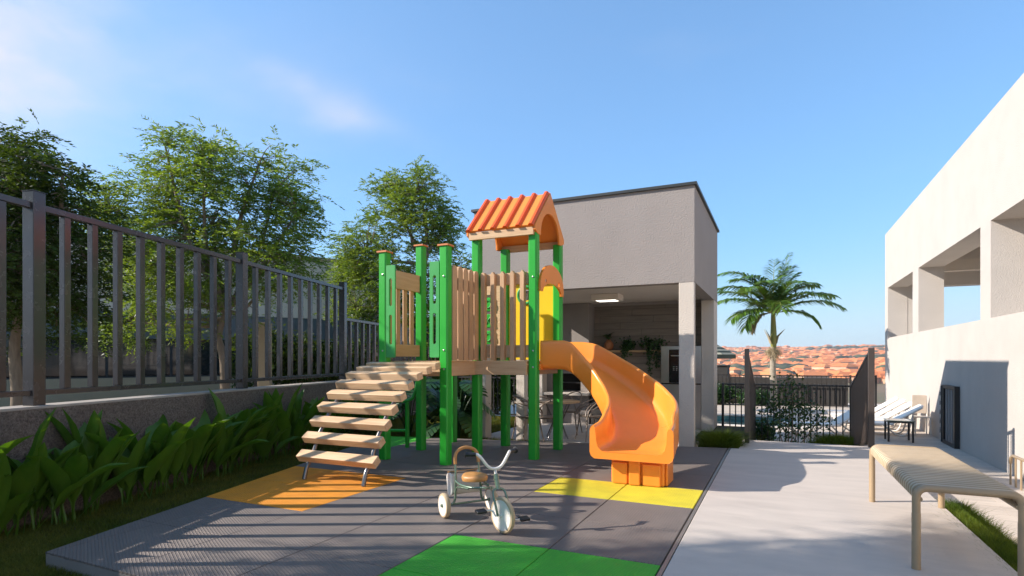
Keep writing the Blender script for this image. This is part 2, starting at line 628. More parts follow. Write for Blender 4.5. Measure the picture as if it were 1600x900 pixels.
def site_thing(name, label, cat, a, b, z=0.0, group=None):
    """a thing on the site grid; its parts are modelled in grid coordinates"""
    return thing(name, label, cat, W(a, b, z), TH, group, off=(a, b, z))


def part(name, mb, material, parent, bev=0, smooth=None, off=None, label=None, seg=2):
    o_ = off if off is not None else OFF.get(parent.name, (0, 0, 0))
    me = mb.mesh(name, material, o_, smooth)
    o = link(name, me, parent)
    OFF[o.name] = o_
    if bev:
        bevel(o, bev, seg)
    if label:
        o['label'] = label
    return o


def struct(name, mb, material, a=0, b=0, z=0, bev=0, site=True, kind='structure', smooth=None):
    me = mb.mesh(name, material, (a, b, z), smooth)
    o = link(name, me, None, W(a, b, z) if site else (a, b, z), (0, 0, TH if site else 0))
    o['kind'] = kind
    OFF[o.name] = (a, b, z)
    if bev:
        bevel(o, bev)
    return o


def copy_tree(o, parent=None, loc=None, rz=None, label=None):
    c = o.copy()
    COL.objects.link(c)
    if parent is not None:
        c.parent = parent
    if loc is not None:
        c.location = loc
    if rz is not None:
        c.rotation_euler = (0, 0, rz)
    if label:
        c['label'] = label
    for ch in list(o.children):
        copy_tree(ch, c)
    return c


def arr_mesh(name, V, F, material, smooth=False):
    """fast mesh from numpy arrays, all faces with the same corner count"""
    V = np.asarray(V, dtype=np.float32)
    F = np.asarray(F, dtype=np.int32)
    me = bpy.data.meshes.new(name)
    me.vertices.add(len(V))
    me.vertices.foreach_set('co', V.ravel())
    k = F.shape[1]
    me.loops.add(F.size)
    me.loops.foreach_set('vertex_index', F.ravel())
    me.polygons.add(len(F))
    me.polygons.foreach_set('loop_start', np.arange(0, F.size, k, dtype=np.int32))
    me.polygons.foreach_set('loop_total', np.full(len(F), k, dtype=np.int32))
    me.materials.append(material)
    me.update(calc_edges=True)
    me.validate()
    return me


def clip_poly(poly, n, d):
    """keep the side where n.p <= d"""
    out = []
    for i in range(len(poly)):
        p, q = poly[i], poly[(i + 1) % len(poly)]
        a, b = n[0] * p[0] + n[1] * p[1] - d, n[0] * q[0] + n[1] * q[1] - d
        if a <= 0:
            out.append(p)
        if (a < 0 < b) or (b < 0 < a):
            t = a / (a - b)
            out.append((p[0] + t * (q[0] - p[0]), p[1] + t * (q[1] - p[1])))
    return out


def inset_convex(poly, d):
    """shrink a counter-clockwise convex polygon by d"""
    n = len(poly)
    res = poly
    for i in range(n):
        p, q = poly[i], poly[(i + 1) % n]
        ex, ey = q[0] - p[0], q[1] - p[1]
        l = math.hypot(ex, ey)
        if l < 1e-6:
            continue
        nx, ny = ey / l, -ex / l
        res = clip_poly(res, (nx, ny), nx * p[0] + ny * p[1] - d)
    return res


ORD = ['first', 'second', 'third', 'fourth', 'fifth', 'sixth', 'seventh', 'eighth', 'ninth', 'tenth', 'eleventh',
       'twelfth', 'thirteenth', 'fourteenth', 'fifteenth', 'sixteenth', 'seventeenth', 'eighteenth', 'nineteenth',
       'twentieth', 'twenty-first', 'twenty-second', 'twenty-third', 'twenty-fourth', 'twenty-fifth', 'twenty-sixth',
       'twenty-seventh', 'twenty-eighth', 'twenty-ninth', 'thirtieth']

# ================================================================== THE GROUND
rng = np.random.default_rng(7)
rnd = random.Random(5)


def terrain_h(r):
    xs = [0, 30, 60, 250, 400, 500, 700, 1100, 1600, 2200, 6000]
    zs = [-1.7, -1.7, -4, -14, -15, -13.6, -8.5, 4, 27, 30, 10]
    return float(np.interp(r, xs, zs))


def hill_bump(x, y, r):
    k = min(1, max(0, (r - 350) / 700))
    return k * (4.0 * math.sin(x * .0061 + 1.3) * math.cos(y * .0043) + 2.2 * math.sin(x * .017 + y * .011)) * (.6 if r > 1500 else 1)


g = MB()
rad = [0.0] + list(np.geomspace(6, 1880, 56))
na = 96
vs = [(0, 0, terrain_h(0))]
for r_ in rad[1:]:
    for k in range(na):
        an = 2 * PI * k / na
        x, y = r_ * math.cos(an), r_ * math.sin(an)
        vs.append((x, y, terrain_h(r_) + hill_bump(x, y, r_)))
fs = [(0, 1 + k, 1 + (k + 1) % na) for k in range(na)]
for i in range(len(rad) - 2):
    for k in range(na):
        l = (k + 1) % na
        fs.append((1 + i * na + k, 1 + (i + 1) * na + k, 1 + (i + 1) * na + l, 1 + i * na + l))
g.add(vs, fs)
struct('terrain', g, M_EARTH, site=False, smooth=180)

# the town on the opposite hillside: thousands of roofs that read as one mass
town, troof, ttree = MB(), MB(), MB()
NH = 6200
for i in range(NH):
    an = R(rnd.uniform(8, 50))
    r_ = math.sqrt(rnd.uniform(430 ** 2, 1800 ** 2))
    x, y = r_ * math.sin(an), r_ * math.cos(an)
    n_ = math.sin(x * .012 + 2) * math.cos(y * .015 + x * .004)
    gz = terrain_h(r_) + hill_bump(x, y, r_)
    if n_ > .62 or rnd.random() < .07:
        # green pocket
        s = rnd.uniform(4, 9)
        T = Matrix.Translation((x, y, gz + s * .35)) @ Matrix.Rotation(rnd.uniform(0, 6), 4, 'Z') @ Matrix.Diagonal((s * 1.7, s, s * .62, 1))
        a1 = 8
        V_ = [T @ Vector((0, 0, 1))] + [T @ Vector((.75 * math.cos(q * 6.283 / a1) * rnd.uniform(.8, 1.1), .75 * math.sin(q * 6.283 / a1), .65)) for q in range(a1)] + \
             [T @ Vector((math.cos(q * 6.283 / a1) * rnd.uniform(.85, 1.1), math.sin(q * 6.283 / a1), -.4)) for q in range(a1)]
        F_ = [(0, 1 + q, 1 + (q + 1) % a1) for q in range(a1)] + [(1 + q, 9 + q, 9 + (q + 1) % a1, 1 + (q + 1) % a1) for q in range(a1)]
        ttree.add(V_, F_)
        continue
    w_, l_, h_ = rnd.uniform(7, 12), rnd.uniform(9, 18), rnd.uniform(2.8, 4.6)
    if rnd.random() < .05:
        h_ *= 1.8
    T = Matrix.Translation((x, y, gz)) @ Matrix.Rotation(R(rnd.choice((0, 90)) + rnd.uniform(-25, 25)), 4, 'Z')
    town.add([T @ Vector(p) for p in ((-w_ / 2, -l_ / 2, -3), (w_ / 2, -l_ / 2, -3), (w_ / 2, l_ / 2, -3), (-w_ / 2, l_ / 2, -3),
                                      (-w_ / 2, -l_ / 2, h_), (w_ / 2, -l_ / 2, h_), (w_ / 2, l_ / 2, h_), (-w_ / 2, l_ / 2, h_))],
             [(0, 1, 5, 4), (1, 2, 6, 5), (2, 3, 7, 6), (3, 0, 4, 7)])
    e = .6
    rr = w_ * .26
    troof.add([T @ Vector(p) for p in ((-w_ / 2 - e, -l_ / 2 - e, h_), (w_ / 2 + e, -l_ / 2 - e, h_), (w_ / 2 + e, l_ / 2 + e, h_), (-w_ / 2 - e, l_ / 2 + e, h_),
                                       (0, -l_ / 2 + w_ * .3, h_ + rr), (0, l_ / 2 - w_ * .3, h_ + rr))],
              [(0, 1, 4), (1, 2, 5, 4), (2, 3, 5), (3, 0, 4, 5), (0, 3, 2, 1)])
o = link('distant_town', town.mesh('distant_town', M_TOWNW))
tag(o, 'far hillside town of terracotta roofs and peach walls beyond the pool fence', 'town', kind='stuff')
part('town_roofs', troof, M_ROOFT, o)['kind'] = 'stuff'
o = link('hillside_trees', ttree.mesh('hillside_trees', M_TOWNT, smooth=180))
tag(o, 'dark green tree pockets scattered between the far terracotta roofs', 'trees', kind='stuff')

# ---- planting bed and lawn ground by the street wall
struct('lawn_ground', MB().prism([(-13, -4), (-.60, -4), (-.60, 13.3), (-13, 13.3)], -1.9, -.125), M_SOIL, -3, 3, 0)

# ---- playground floor of rubber tiles
LEFT_N = Vector((-1, -.2816)).normalized()
left_d = LEFT_N.x * -4.65 + LEFT_N.y * 2.21
FAR_N = Vector((-.2, 1)).normalized()
far_d = FAR_N.x * -.70 + FAR_N.y * 9.22
RECT = [(-9, 2.223), (-.70, 2.223), (-.70, 9.6), (-9, 9.6)]
mat_poly = clip_poly(clip_poly(RECT, LEFT_N, left_d), FAR_N, far_d)
slab = struct('playground_floor', MB().prism(inset_convex(mat_poly, .004), -.128, -.014), M_SLAB, -3, 5, 0, bev=.004)
P = .783
for k in range(11):
    for j in range(10):
        a1, a0 = -.70 - P * k, -.70 - P * (k + 1)
        b0, b1 = 2.223 + P * j, 2.223 + P * (j + 1)
        poly = clip_poly(clip_poly([(a0, b0), (a1, b0), (a1, b1), (a0, b1)], LEFT_N, left_d), FAR_N, far_d)
        if len(poly) < 3:
            continue
        ar = sum(poly[i][0] * poly[(i + 1) % len(poly)][1] - poly[(i + 1) % len(poly)][0] * poly[i][1] for i in range(len(poly))) / 2
        if ar < .0006:
            continue
        poly = inset_convex(poly, .0034) if ar > .01 else poly
        if len(poly) < 3:
            continue
        top = inset_convex(poly, .003)
        if k >= 4 and j in (2, 3):
            mm = M_RUB_O
        elif k <= 1 and j == 4:
            mm = M_RUB_Y
        elif k <= 1 and j <= 1:
            mm = M_RUB_G
        elif k >= 6 and j >= 6:
            mm = M_RUB_G
        else:
            mm = M_RUBBER
        t = MB()
        dz = rnd.uniform(-.0007, .0007)
        if len(top) == len(poly):
            n = len(poly)
            t.add([(p[0], p[1], -.0135) for p in poly] + [(p[0], p[1], -.003 + dz) for p in poly] + [(p[0], p[1], dz) for p in top],
                  [tuple(range(n))[::-1]] + [(i, (i + 1) % n, n + (i + 1) % n, n + i) for i in range(n)] +
                  [(n + i, n + (i + 1) % n, 2 * n + (i + 1) % n, 2 * n + i) for i in range(n)] + [tuple(range(2 * n, 3 * n))])
        else:
            t.prism(poly, -.0135, dz)
        part('rubber_tile', t, mm, slab)

# ---- concrete path, its metal edge and the steps down to the pool
path = struct('path', MB().prism([(-.66, -4), (1.37, -4), (1.37, 10.3), (-.55, 10.3), (-.55, 9.235), (-.66, 9.235)], -1.9, 0), M_PATH, 0, 4, 0, bev=.006)
part('edge_strip', MB().box(-.690, -.664, -4, 9.23, -.2, .002), M_TRIM, path)
st = struct('pool_stairs', MB().box(-.55, 1.37, 10.302, 10.62, -1.8, -.15), M_PATH, 0, 10.5, 0, bev=.005)
part('step', MB().box(-.55, 1.37, 10.622, 10.94, -1.8, -.30), M_PATH, st, bev=.005)
struct('planting_bed', MB().box(-1.18, -.556, 9.24, 12.8, -1.8, -.06), M_SOIL, -1, 10, 0)
struct('planting_strip', MB().box(1.375, 1.60, -3, 6.75, -1.8, -.13), M_SOIL, 1.5, 5, 0)
for nm, box_ in (('planter_kerb', (1.602, 1.64, -3, 6.79, -1.8, -.10)), ('planter_kerb', (1.375, 1.602, 6.752, 6.79, -1.8, -.10))):
    struct(nm, MB().box(*box_), M_SLAB, box_[0], box_[2], 0)

# ---- pool deck (lower), pool and water
Mxy = Matrix()
deck = struct('pool_deck', MB().plate([(-9.5, 7.36), (12, 7.36), (12, 27), (-9.5, 27)], [[(-7, 16.6), (.5, 16.6), (.5, 19.4), (-7, 19.4)]], -1.2, -.452, Mxy), M_DECK, 0, 12, 0)
# deck boards / slabs: long stone planks across the part one can see
rowh, b = .24, 7.37
row = 0
while b < 16.3:
    a = 1.38 if b < 10.3 else -1.15
    a += -rnd.uniform(0, .9)
    lo = 1.38 if b < 10.32 else (-.5 if b > 10.95 else 1.38)
    while a < 3.26:
        L_ = 1.2
        x0, x1 = max(a, lo), min(a + L_ - .006, 3.262)
        if x1 - x0 > .05:
            part('deck_slab', MB().box(x0, x1, b, b + rowh - .006, -.4515, -.4455 + rnd.uniform(-.001, .001)), M_DECK, deck, off=(0, 12, 0))
        a += L_
    b += rowh
    row += 1
part('pool_coping', MB().plate([(-7.3, 16.3), (.8, 16.3), (.8, 19.7), (-7.3, 19.7)], [[(-6.97, 16.63), (.47, 16.63), (.47, 19.37), (-6.97, 19.37)]], -.4515, -.43, Mxy), M_DECKW, deck)
part('pool_wall', MB().plate([(-7, 16.6), (.5, 16.6), (.5, 19.4), (-7, 19.4)], [[(-6.9, 16.7), (.4, 16.7), (.4, 19.3), (-6.9, 19.3)]], -1.19, -.47, Mxy), mat('pool_tiles', (.10, .22, .24), rough=.3, var=.3, vscale=12), deck)
struct('pool_water', MB().box(-6.9, .4, 16.7, 19.3, -1.19, -.56), M_WATER, -3, 18, 0)
# lower landing with a stair going down towards the viewer, right of the planting strip
struct('lower_landing', MB().box(1.642, 1.93, -3, 7.355, -1.8, -.452), M_DECK, 1.7, 5, 0)
for i in range(3):
    struct('garden_step', MB().box(1.932 + .0, 3.26, 7.355 - .32 * (i + 1) + .002, 7.355 - .32 * i, -1.8, -.452 - .15 * (i + 1)), M_DECK, 2.4, 7, 0, bev=.006)
struct('lower_floor', MB().box(1.932, 3.26, -3, 7.355 - .96, -1.8, -1.05), M_DECK, 2.4, 4, 0)

# ================================================================== STREET SIDE: wall, fence, pavement, building
FO = Vector((fence_x(0), 0, 0))


def FW(x, s, z=0):
    return FO + Matrix.Rotation(FA, 4, 'Z') @ Vector((x, s, z))


def fstruct(name, mb, material, **kw):
    o = struct(name, mb, material, site=False, **kw)
    o.location = FO
    o.rotation_euler = (0, 0, FA)
    return o


SC = 1 / .9867
fstruct('street_pavement', MB().box(-4.5, -.12, -6, 24, -1.8, -.10), M_PAVE)
fstruct('street', MB().box(-60, -4.502, -30, 60, -1.8, -.70), M_STREET)

wall = thing('retaining_wall', 'rough dark grey planter wall under the metal fence, behind the leafy plants', 'wall', FO, FA)
part('wall_body', MB().box(-.12, .12, -5, 11.36 * 1.0, -1.8, .905), M_RETAIN, wall)
part('wall_cap', MB().box(-.125, .123, -5, 11.36, .9055, .93), M_COPING, wall, bev=.003)
part('wall_body', MB().box(-.12, .12, 11.362, 17.6, -1.8, .345), M_RETAIN, wall)
part('wall_cap', MB().box(-.125, .123, 11.362, 17.6, .3455, .37), M_COPING, wall, bev=.003)


def bar_fence(t, s0, s1, nb, z0, z1, zpost, wallz, first_post=True, last_post=True):
    wn_, wf = .117, .117
    posts = ([s0] if first_post else []) + ([s1] if last_post else [])
    for s in posts:
        part('post', MB().box(-wn_ / 2, wn_ / 2, s - wf / 2, s + wf / 2, wallz, zpost), M_FENCE, t, bev=.005)
        part('post_cap', MB().box(-wn_ / 2 - .003, wn_ / 2 + .003, s - wf / 2 - .003, s + wf / 2 + .003, zpost + .0005, zpost + .006), M_FENCE, t)
    a0, a1 = s0 + wf / 2 + .001, s1 - wf / 2 - .001
    part('top_rail', MB().box(-.028, .036, a0, a1, z1 - .055, z1), M_FENCE, t, bev=.003)
    part('bottom_rail', MB().box(-.028, .036, a0, a1, z0, z0 + .05), M_FENCE, t, bev=.003)
    me = None
    for i in range(nb):
        s = s0 + (s1 - s0) * (i + 1) / (nb + 1)
        if me is None:
            mb = MB().box(-.03, .03, -.034, .034, z0 + .052, z1 - .057)
            me = mb.mesh('bar', M_FENCE)
        o = link('bar', me, t, (0, s, 0))
        bevel(o, .004)


fence = thing('metal_fence', 'tall grey metal bar fence standing on the rough planter wall at left', 'fence', FO, FA)
S = [5.163 * SC - 3.0 * k for k in (3, 2, 1)] + [5.163 * SC, 8.115 * SC, 11.25 * SC]
for i in range(5):
    bar_fence(fence, S[i], S[i + 1], 9, 1.02, 2.76, 2.86, .93, first_post=(i == 0), last_post=True)
fence2 = thing('low_metal_fence', 'lower stepped run of grey metal bar fence, behind the climbing ramp', 'fence', FO, FA)
s2 = [11.25 * SC, 14.3 * SC, 17.2 * SC]
for i in range(2):
    bar_fence(fence2, s2[i] + .0, s2[i + 1], 9, .45, 2.17, 2.24, .37, first_post=False, last_post=True)

# building across the street
GD = Vector((.812, .584, 0)).normalized()
BA = math.atan2(GD.y, GD.x)
SB = thing('street_building', 'long beige building with dark tinted windows across the street behind the fence', 'building', Vector((-10.4, 16, 0)), BA)
part('base_wall', MB().box(-16, 8.2, 0, 6, -1.8, .83), M_BEIGE_L, SB)
part('upper_wall', MB().box(-16, 8.2, .0, 6, 2.68, 4.62), M_BEIGE, SB)
part('roof_coping', MB().box(-16.04, 8.24, -.05, 6.04, 4.621, 4.72), M_BEIGE_L, SB)
part('inner_wall', MB().box(-16, 8.2, .35, 5.9, .83, 2.68), M_CHARCOAL, SB)
x = -16
while x < 8:
    w_ = 1.52
    part('window_pane', MB().box(x + .03, x + w_ - .03, .10, .12, .90, 2.64), M_WINDOW, SB)
    part('window_frame', MB().plate([(x, .8305), (x + w_ - .001, .8305), (x + w_ - .001, 2.6795), (x, 2.6795)], [[(x + .035, .87), (x + w_ - .036, .87), (x + w_ - .036, 2.64), (x + .035, 2.64)]], -.05, .05,
                                    Matrix(((1, 0, 0, 0), (0, 0, -1, .11), (0, 1, 0, 0), (0, 0, 0, 1)))), M_CHARCOAL, SB)
    x += w_
for x in (-16, -8.4, -.8):  # sky reflected in the upper glass, put in as blue-grey strips
    part('sky_reflection_band', MB().box(x + .01, x + 7.58, .02, .06, 1.93, 2.679), mat('sky_reflection_blue', (.10, .135, .16), rough=.35, var=.2), SB)
part('brick_base', MB().box(4.2, 8.2, -.05, -.002, -.3, 1.35), mat('faded_red_brick', (.30, .11, .06), rough=.9, var=.2, vscale=6, bump=.4), SB)
GP = thing('gate_pillar', 'pale beige gate pillar with a dark gap beside it, behind the middle fence post', 'pillar', Vector((-5.9, 13.2, -.1)), R(12))
part('shaft', MB().box(0, .26, 0, .3, 0, 2.3), M_BEIGE_L, GP, bev=.01)
part('gate_leaf', MB().box(-.09, -.004, .05, .12, .03, 2.25), M_BLACKFENCE, GP)

# back fence of the garden behind the play tower
BF = site_thing('garden_fence', 'dark metal bar fence closing the garden behind the play tower', 'fence', -6.5, 12.9, -.125)
for x in (-9.0, -7.2, -5.4):
    part('post', MB().box(x - .03, x + .03, 12.87, 12.93, -.125, .95), M_BLACKFENCE, BF)
for z in (-.06, .86):
    part('rail', MB().box(-8.97, -5.43, 12.885, 12.915, z, z + .04), M_BLACKFENCE, BF)
me = MB().box(-.013, .013, -.013, .013, .0, .875).mesh('bar', M_BLACKFENCE)
x = -8.86
while x < -5.46:
    if min(abs(x - q) for q in (-9.0, -7.2, -5.4)) > .05:
        link('bar', me, BF, (x + 6.5, 0, .10))
    x += .115

# ================================================================== WHITE BUILDING AT RIGHT
WB = site_thing('white_building', 'large white rendered building with open upper gallery, right side of the path', 'building', 3.27, 12, -.45)


def MWALL(a):
    """plate frame: local x = along b, local y = z, thickness towards +a"""
    return Matrix(((0, 0, 1, a), (1, 0, 0, 0), (0, 1, 0, 0), (0, 0, 0, 1)))


def rect(x0, x1, y0, y1):
    return [(x0, y0), (x1, y0), (x1, y1), (x0, y1)]


ZS, ZT, ZR = 2.05, 3.71, 5.57
holes = [rect(18.50, 22.35, ZS, ZT), rect(12.80, 17.80, ZS, ZT), rect(7.2, 12.25, ZS, ZT), rect(1.6, 6.65, ZS, ZT)]
part('facade_wall', MB().plate(rect(-4, 22.9, -1.5, ZR), holes, 0, .54, MWALL(3.27)), M_STUCCO_W, WB)
part('gallery_floor', MB().box(3.811, 9.5, -4, 22.35, 1.6, 1.95), M_CEIL, WB)
part('roof_slab', MB().box(3.811, 9.5, -4, 22.35, 4.95, 5.2), M_CEIL, WB)
ME_ = Matrix(((1, 0, 0, 0), (0, 0, -1, 22.9), (0, 1, 0, 0), (0, 0, 0, 1)))
part('end_wall', MB().plate(rect(3.811, 10, -1.5, ZR), [rect(3.95, 9.2, ZS, ZT)], 0, .54, ME_), M_STUCCO_W, WB)
part('ceiling_beam', MB().box(3.811, 9.5, 20.9, 21.2, 3.98, 4.3), M_STUCCO_C, WB)
part('ceiling_beam', MB().box(3.811, 9.5, 17.9, 18.4, 4.3, 4.949), M_STUCCO_C, WB)
part('ceiling_beam', MB().box(3.811, 9.5, 12.3, 12.8, 4.3, 4.949), M_STUCCO_C, WB)
part('inner_wall', MB().box(9.5, 9.9, -4, 22.35, 1.6, 2.9), M_STUCCO_W, WB)
part('roof_parapet', MB().box(9.5, 9.9, -4, 22.35, 4.7, 5.5), M_STUCCO_W, WB)

UD = site_thing('utility_cupboard', 'open dark metal utility cupboard set on the shaded white wall', 'cupboard', 3.27, 14.6, -.45)
part('frame', MB().plate(rect(14.07, 15.00, -.445, .80), [rect(14.15, 14.92, -.36, .73)], -.09, -.002, MWALL(3.27)), M_BLACKFENCE, UD, off=(3.27, 14.6, -.45))
part('back_panel', MB().box(3.255, 3.267, 14.16, 14.91, -.35, .72), M_CHARCOAL, UD)
for b_ in (14.34, 14.54, 14.74):
    part('pipe', MB().tube([(3.215, b_, -.36), (3.215, b_, .72)], .035, 10), M_STUCCO_G, UD, smooth=60)
dl = MB()
dl.plate(rect(0, .52, -.43, .78), [rect(.05, .47, -.38, .73)], 0, .03, Matrix.Translation((3.16, 15.03, 0)) @ Matrix.Rotation(R(78), 4, 'Z') @ Matrix(((1, 0, 0, 0), (0, 0, -1, 0), (0, 1, 0, 0), (0, 0, 0, 1))))
part('open_door', dl, M_BLACKFENCE, UD)
for z in (-.2, .0, .2, .4, .6):
    dd = MB()
    dd.box(.051, .469, .006, .02, z - .04, z + .04, Matrix.Translation((3.16, 15.03, 0)) @ Matrix.Rotation(R(78), 4, 'Z'))
    part('door_louvre', dd, M_BLACKFENCE, UD)

HR = site_thing('handrail', 'small pale metal handrail at the foot of the white wall, right edge', 'handrail', 3.0, 10.4, -.45)
pts = [(3.0, 10.3, -.45), (3.0, 10.3, -.12), (3.02, 10.25, -.02), (3.05, 10.1, .02), (3.12, 8.2, .02), (3.12, 8.0, .0), (3.12, 7.95, -.45)]
pts[0] = (3.0, 10.4, -.45)
pts[1] = (3.0, 10.4, -.14)
part('top_rail', MB().tube([(3.0, 10.4, -.14), (3.0, 10.38, -.06), (3.0, 10.3, -.02), (3.0, 8.2, -.02)], .022, 8), M_BENCH, HR, smooth=60)
for b_ in (10.4, 10.2, 10.0, 9.8, 9.6, 9.4, 9.2, 9.0, 8.8, 8.6, 8.4, 8.2):
    part('baluster', MB().tube([(3.0, b_, -.45), (3.0, b_, -.14 if b_ > 10.3 else -.04)], .013, 6), M_BENCH, HR, smooth=60)

# ================================================================== BARBECUE PAVILION
KV = site_thing('barbecue_pavilion', 'grey rendered flat-roofed barbecue pavilion behind the play tower', 'pavilion', -3.1, 9.23, -.125)
A0, A1, B0, B1 = -5.10, -1.19, 9.23, 12.90
ZC, ZTOP = 2.555, 4.06
MFR = lambda b_: Matrix(((1, 0, 0, 0), (0, 0, 1, b_), (0, 1, 0, 0), (0, 0, 0, 1)))   # x=a, y=z, thickness +b


def ring_walls(name, z0, z1, th, material):
    mb = MB()
    o_ = rect(A0, A1, B0, B1)
    i_ = rect(A0 + th, A1 - th, B0 + th, B1 - th)
    mb.plate(o_, [i_], z0, z1, Matrix())
    return part(name, mb, material, KV)


ring_walls('upper_wall', ZC - .002, ZTOP, .22, M_STUCCO_G)
part('roof_coping', MB().plate(rect(A0 - .04, A1 + .04, B0 - .04, B1 + .04), [rect(A0 + .25, A1 - .25, B0 + .25, B1 - .25)], ZTOP + .001, ZTOP + .045, Matrix()), M_COPE_D, KV)
part('roof_deck', MB().box(A0 + .22, A1 - .22, B0 + .22, B1 - .22, 3.2, 3.4), M_CHARCOAL, KV)
part('ceiling', MB().box(A0 + .221, A1 - .221, B0 + .221, B1 - .221, ZC + .06, ZC + .1), M_CEIL, KV)
part('floor_slab', MB().box(A0 - .02, A1 - .25, B0 + .04, B1, -.6, -.11), M_PATH, KV)
part('floor_edge', MB().box(A1 - .249, A1 + .01, B0 + .25, B1 - .675, -1, -.40), M_PATH, KV)
part('column', MB().box(-1.425, A1 - .003, B0 + .003, B0 + .14, -.6, ZC - .0025), M_STUCCO_C, KV, bev=.006)
part('column', MB().box(-1.44, A1 - .003, 12.23, B1 - .003, -1.0, ZC - .0025), M_STUCCO_C, KV, bev=.006)
part('column', MB().box(A0 + .003, -4.86, B0 + .003, B0 + .24, -.6, ZC - .0025), M_STUCCO_C, KV, bev=.006)
part('column', MB().box(-4.25, -4.09, B0 + .02, B0 + .18, -.6, ZC - .0025), M_STUCCO_C, KV, bev=.006)
part('column', MB().box(A0 + .003, -4.86, 12.0, 12.28, -.6, ZC - .0025), M_STUCCO_C, KV, bev=.006)
part('barbecue_chimney', MB().plate(rect(A0 + .004, -3.86, -.109, ZC + .055), [rect(-4.75, -4.05, .62, 1.02)], 0, .58, MFR(12.30)), M_STUCCO_G, KV)
part('barbecue_back', MB().box(-4.8, -4.0, 12.7, 12.87, .5, 1.1), M_CHARCOAL, KV)
part('grill_grate', MB().box(-4.74, -4.06, 12.34, 12.7, .80, .815), M_STEEL, KV)
part('barbecue_counter', MB().box(-4.95, -3.80, 12.02, 12.298, .54, .60), M_STUCCO_C, KV, bev=.004)
part('back_wall', MB().box(-3.858, A1 - .225, 12.72, B1 - .23 + .225, -.6, ZC + .055), M_CHARCOAL, KV)
# wood-look tiles laid in staggered rows
rh = .152
z = -.108
row = 0
while z < ZC + .05:
    a = -3.856 - (row * .47 % 1.2)
    z1 = min(z + rh - .006, ZC + .055)
    while a < -1.445:
        x0, x1 = max(a, -3.856), min(a + 1.2 - .006, -1.445)
        if x1 - x0 > .04:
            part('wall_tile', MB().box(x0, x1, 12.705 - rnd.uniform(0, .006), 12.719, z, z1), M_TILEWOOD, KV)
        a += 1.2
    z += rh
    row += 1
part('shelf', MB().box(-3.85, -2.28, 12.44, 12.695, 1.50, 1.545), M_SHELF, KV, bev=.003)
part('shelf_underside_counter', MB().box(-3.85, -2.28, 12.2, 12.69, .62, .67), M_STUCCO_C, KV)
part('counter_front', MB().box(-3.80, -2.30, 12.26, 12.30, -.109, .618), M_CHARCOAL, KV)

CLT = site_thing('ceiling_light', 'square lit white ceiling panel under the pavilion roof', 'light', -3.05, 10.9, ZC)
part('frame', MB().box(-3.32, -2.78, 10.72, 11.12, ZC - .06, ZC + .057), M_CEIL, CLT, bev=.006)
part('diffuser', MB().box(-3.24, -2.86, 10.78, 11.06, ZC - .066, ZC - .0605), M_LAMP, CLT)

OV = site_thing('oven_tower', 'grey tall cabinet with black built-in oven beside the pavilion shelf', 'cabinet', -2.0, 12.5, -.11)
part('carcass', MB().plate(rect(-2.26, -1.445, -.105, 1.62), [rect(-2.10, -1.60, .85, 1.55)], 0, .42, MFR(12.27)), M_STAINLESS, OV, bev=.003)
part('oven_door', MB().box(-2.095, -1.605, 12.28, 12.32, .855, 1.545), M_BLACK, OV, bev=.003)
part('oven_handle', MB().tube([(-2.05, 12.25, 1.42), (-1.65, 12.25, 1.42)], .012, 8), M_BOLT, OV, smooth=60)
for r_ in range(3):
    for c_ in range(3):
        part('oven_button', MB().cbox((-2.0 + .06 * c_, 12.277, 1.12 + .035 * r_), (.03, .006, .012)), M_BOLT, OV)
part('lower_door', MB().box(-2.25, -1.46, 12.255, 12.268, -.05, .82), M_STAINLESS, OV, bev=.002)
part('door_gap_strip', MB().box(-2.255, -1.455, 12.25, 12.269, .822, .845), M_BLACK, OV)




def rand_dirs(n, up=0.0, g_=None):
    v = g_.normal(size=(n, 3))
    v[:, 2] += up
    return v / np.linalg.norm(v, axis=1, keepdims=True)


def leaflet_arrays(pos, dirs, length, width, g_, droop=0.0, fold=.15):
    """pointed leaflets (4 verts, 2 tris as one quad) growing from pos along dirs"""
    n = len(pos)
    d = dirs / np.linalg.norm(dirs, axis=1, keepdims=True)
    r_ = g_.normal(size=(n, 3))
    side = np.cross(d, r_)
    side /= np.linalg.norm(side, axis=1, keepdims=True) + 1e-9
    L_ = length[:, None] if isinstance(length, np.ndarray) else length
    W_ = width[:, None] if isinstance(width, np.ndarray) else width
    tip = pos + d * L_
    tip[:, 2] -= droop * (L_[:, 0] if isinstance(length, np.ndarray) else L_)
    mid = pos + d * L_ * .45
    a_ = mid + side * W_ * .5
    b_ = mid - side * W_ * .5
    V_ = np.stack([pos, a_, tip, b_], axis=1).reshape(-1, 3)
    F_ = np.arange(n * 4).reshape(n, 4)
    return V_, F_


def foliage(name, arrays, material, parent=None, kind=None):
    V_ = np.concatenate([a[0] for a in arrays])
    off = 0
    Fs = []
    for a in arrays:
        Fs.append(a[1] + off)
        off += len(a[0])
    me = arr_mesh(name, V_, np.concatenate(Fs), material)
    o = link(name, me, parent)
    if kind:
        o['kind'] = kind
    return o


# things on the shelf
VS = site_thing('potted_plant', 'terracotta vase with dark arching leaves, left on the pavilion shelf', 'plant', -3.47, 12.55, 1.546)
part('vase', MB().lathe([(.045, 0), (.085, .03), (.105, .09), (.10, .15), (.065, .20), (.045, .225), (.05, .235)], (-3.47, 12.55, 1.546)), M_TERRA, VS, smooth=50)


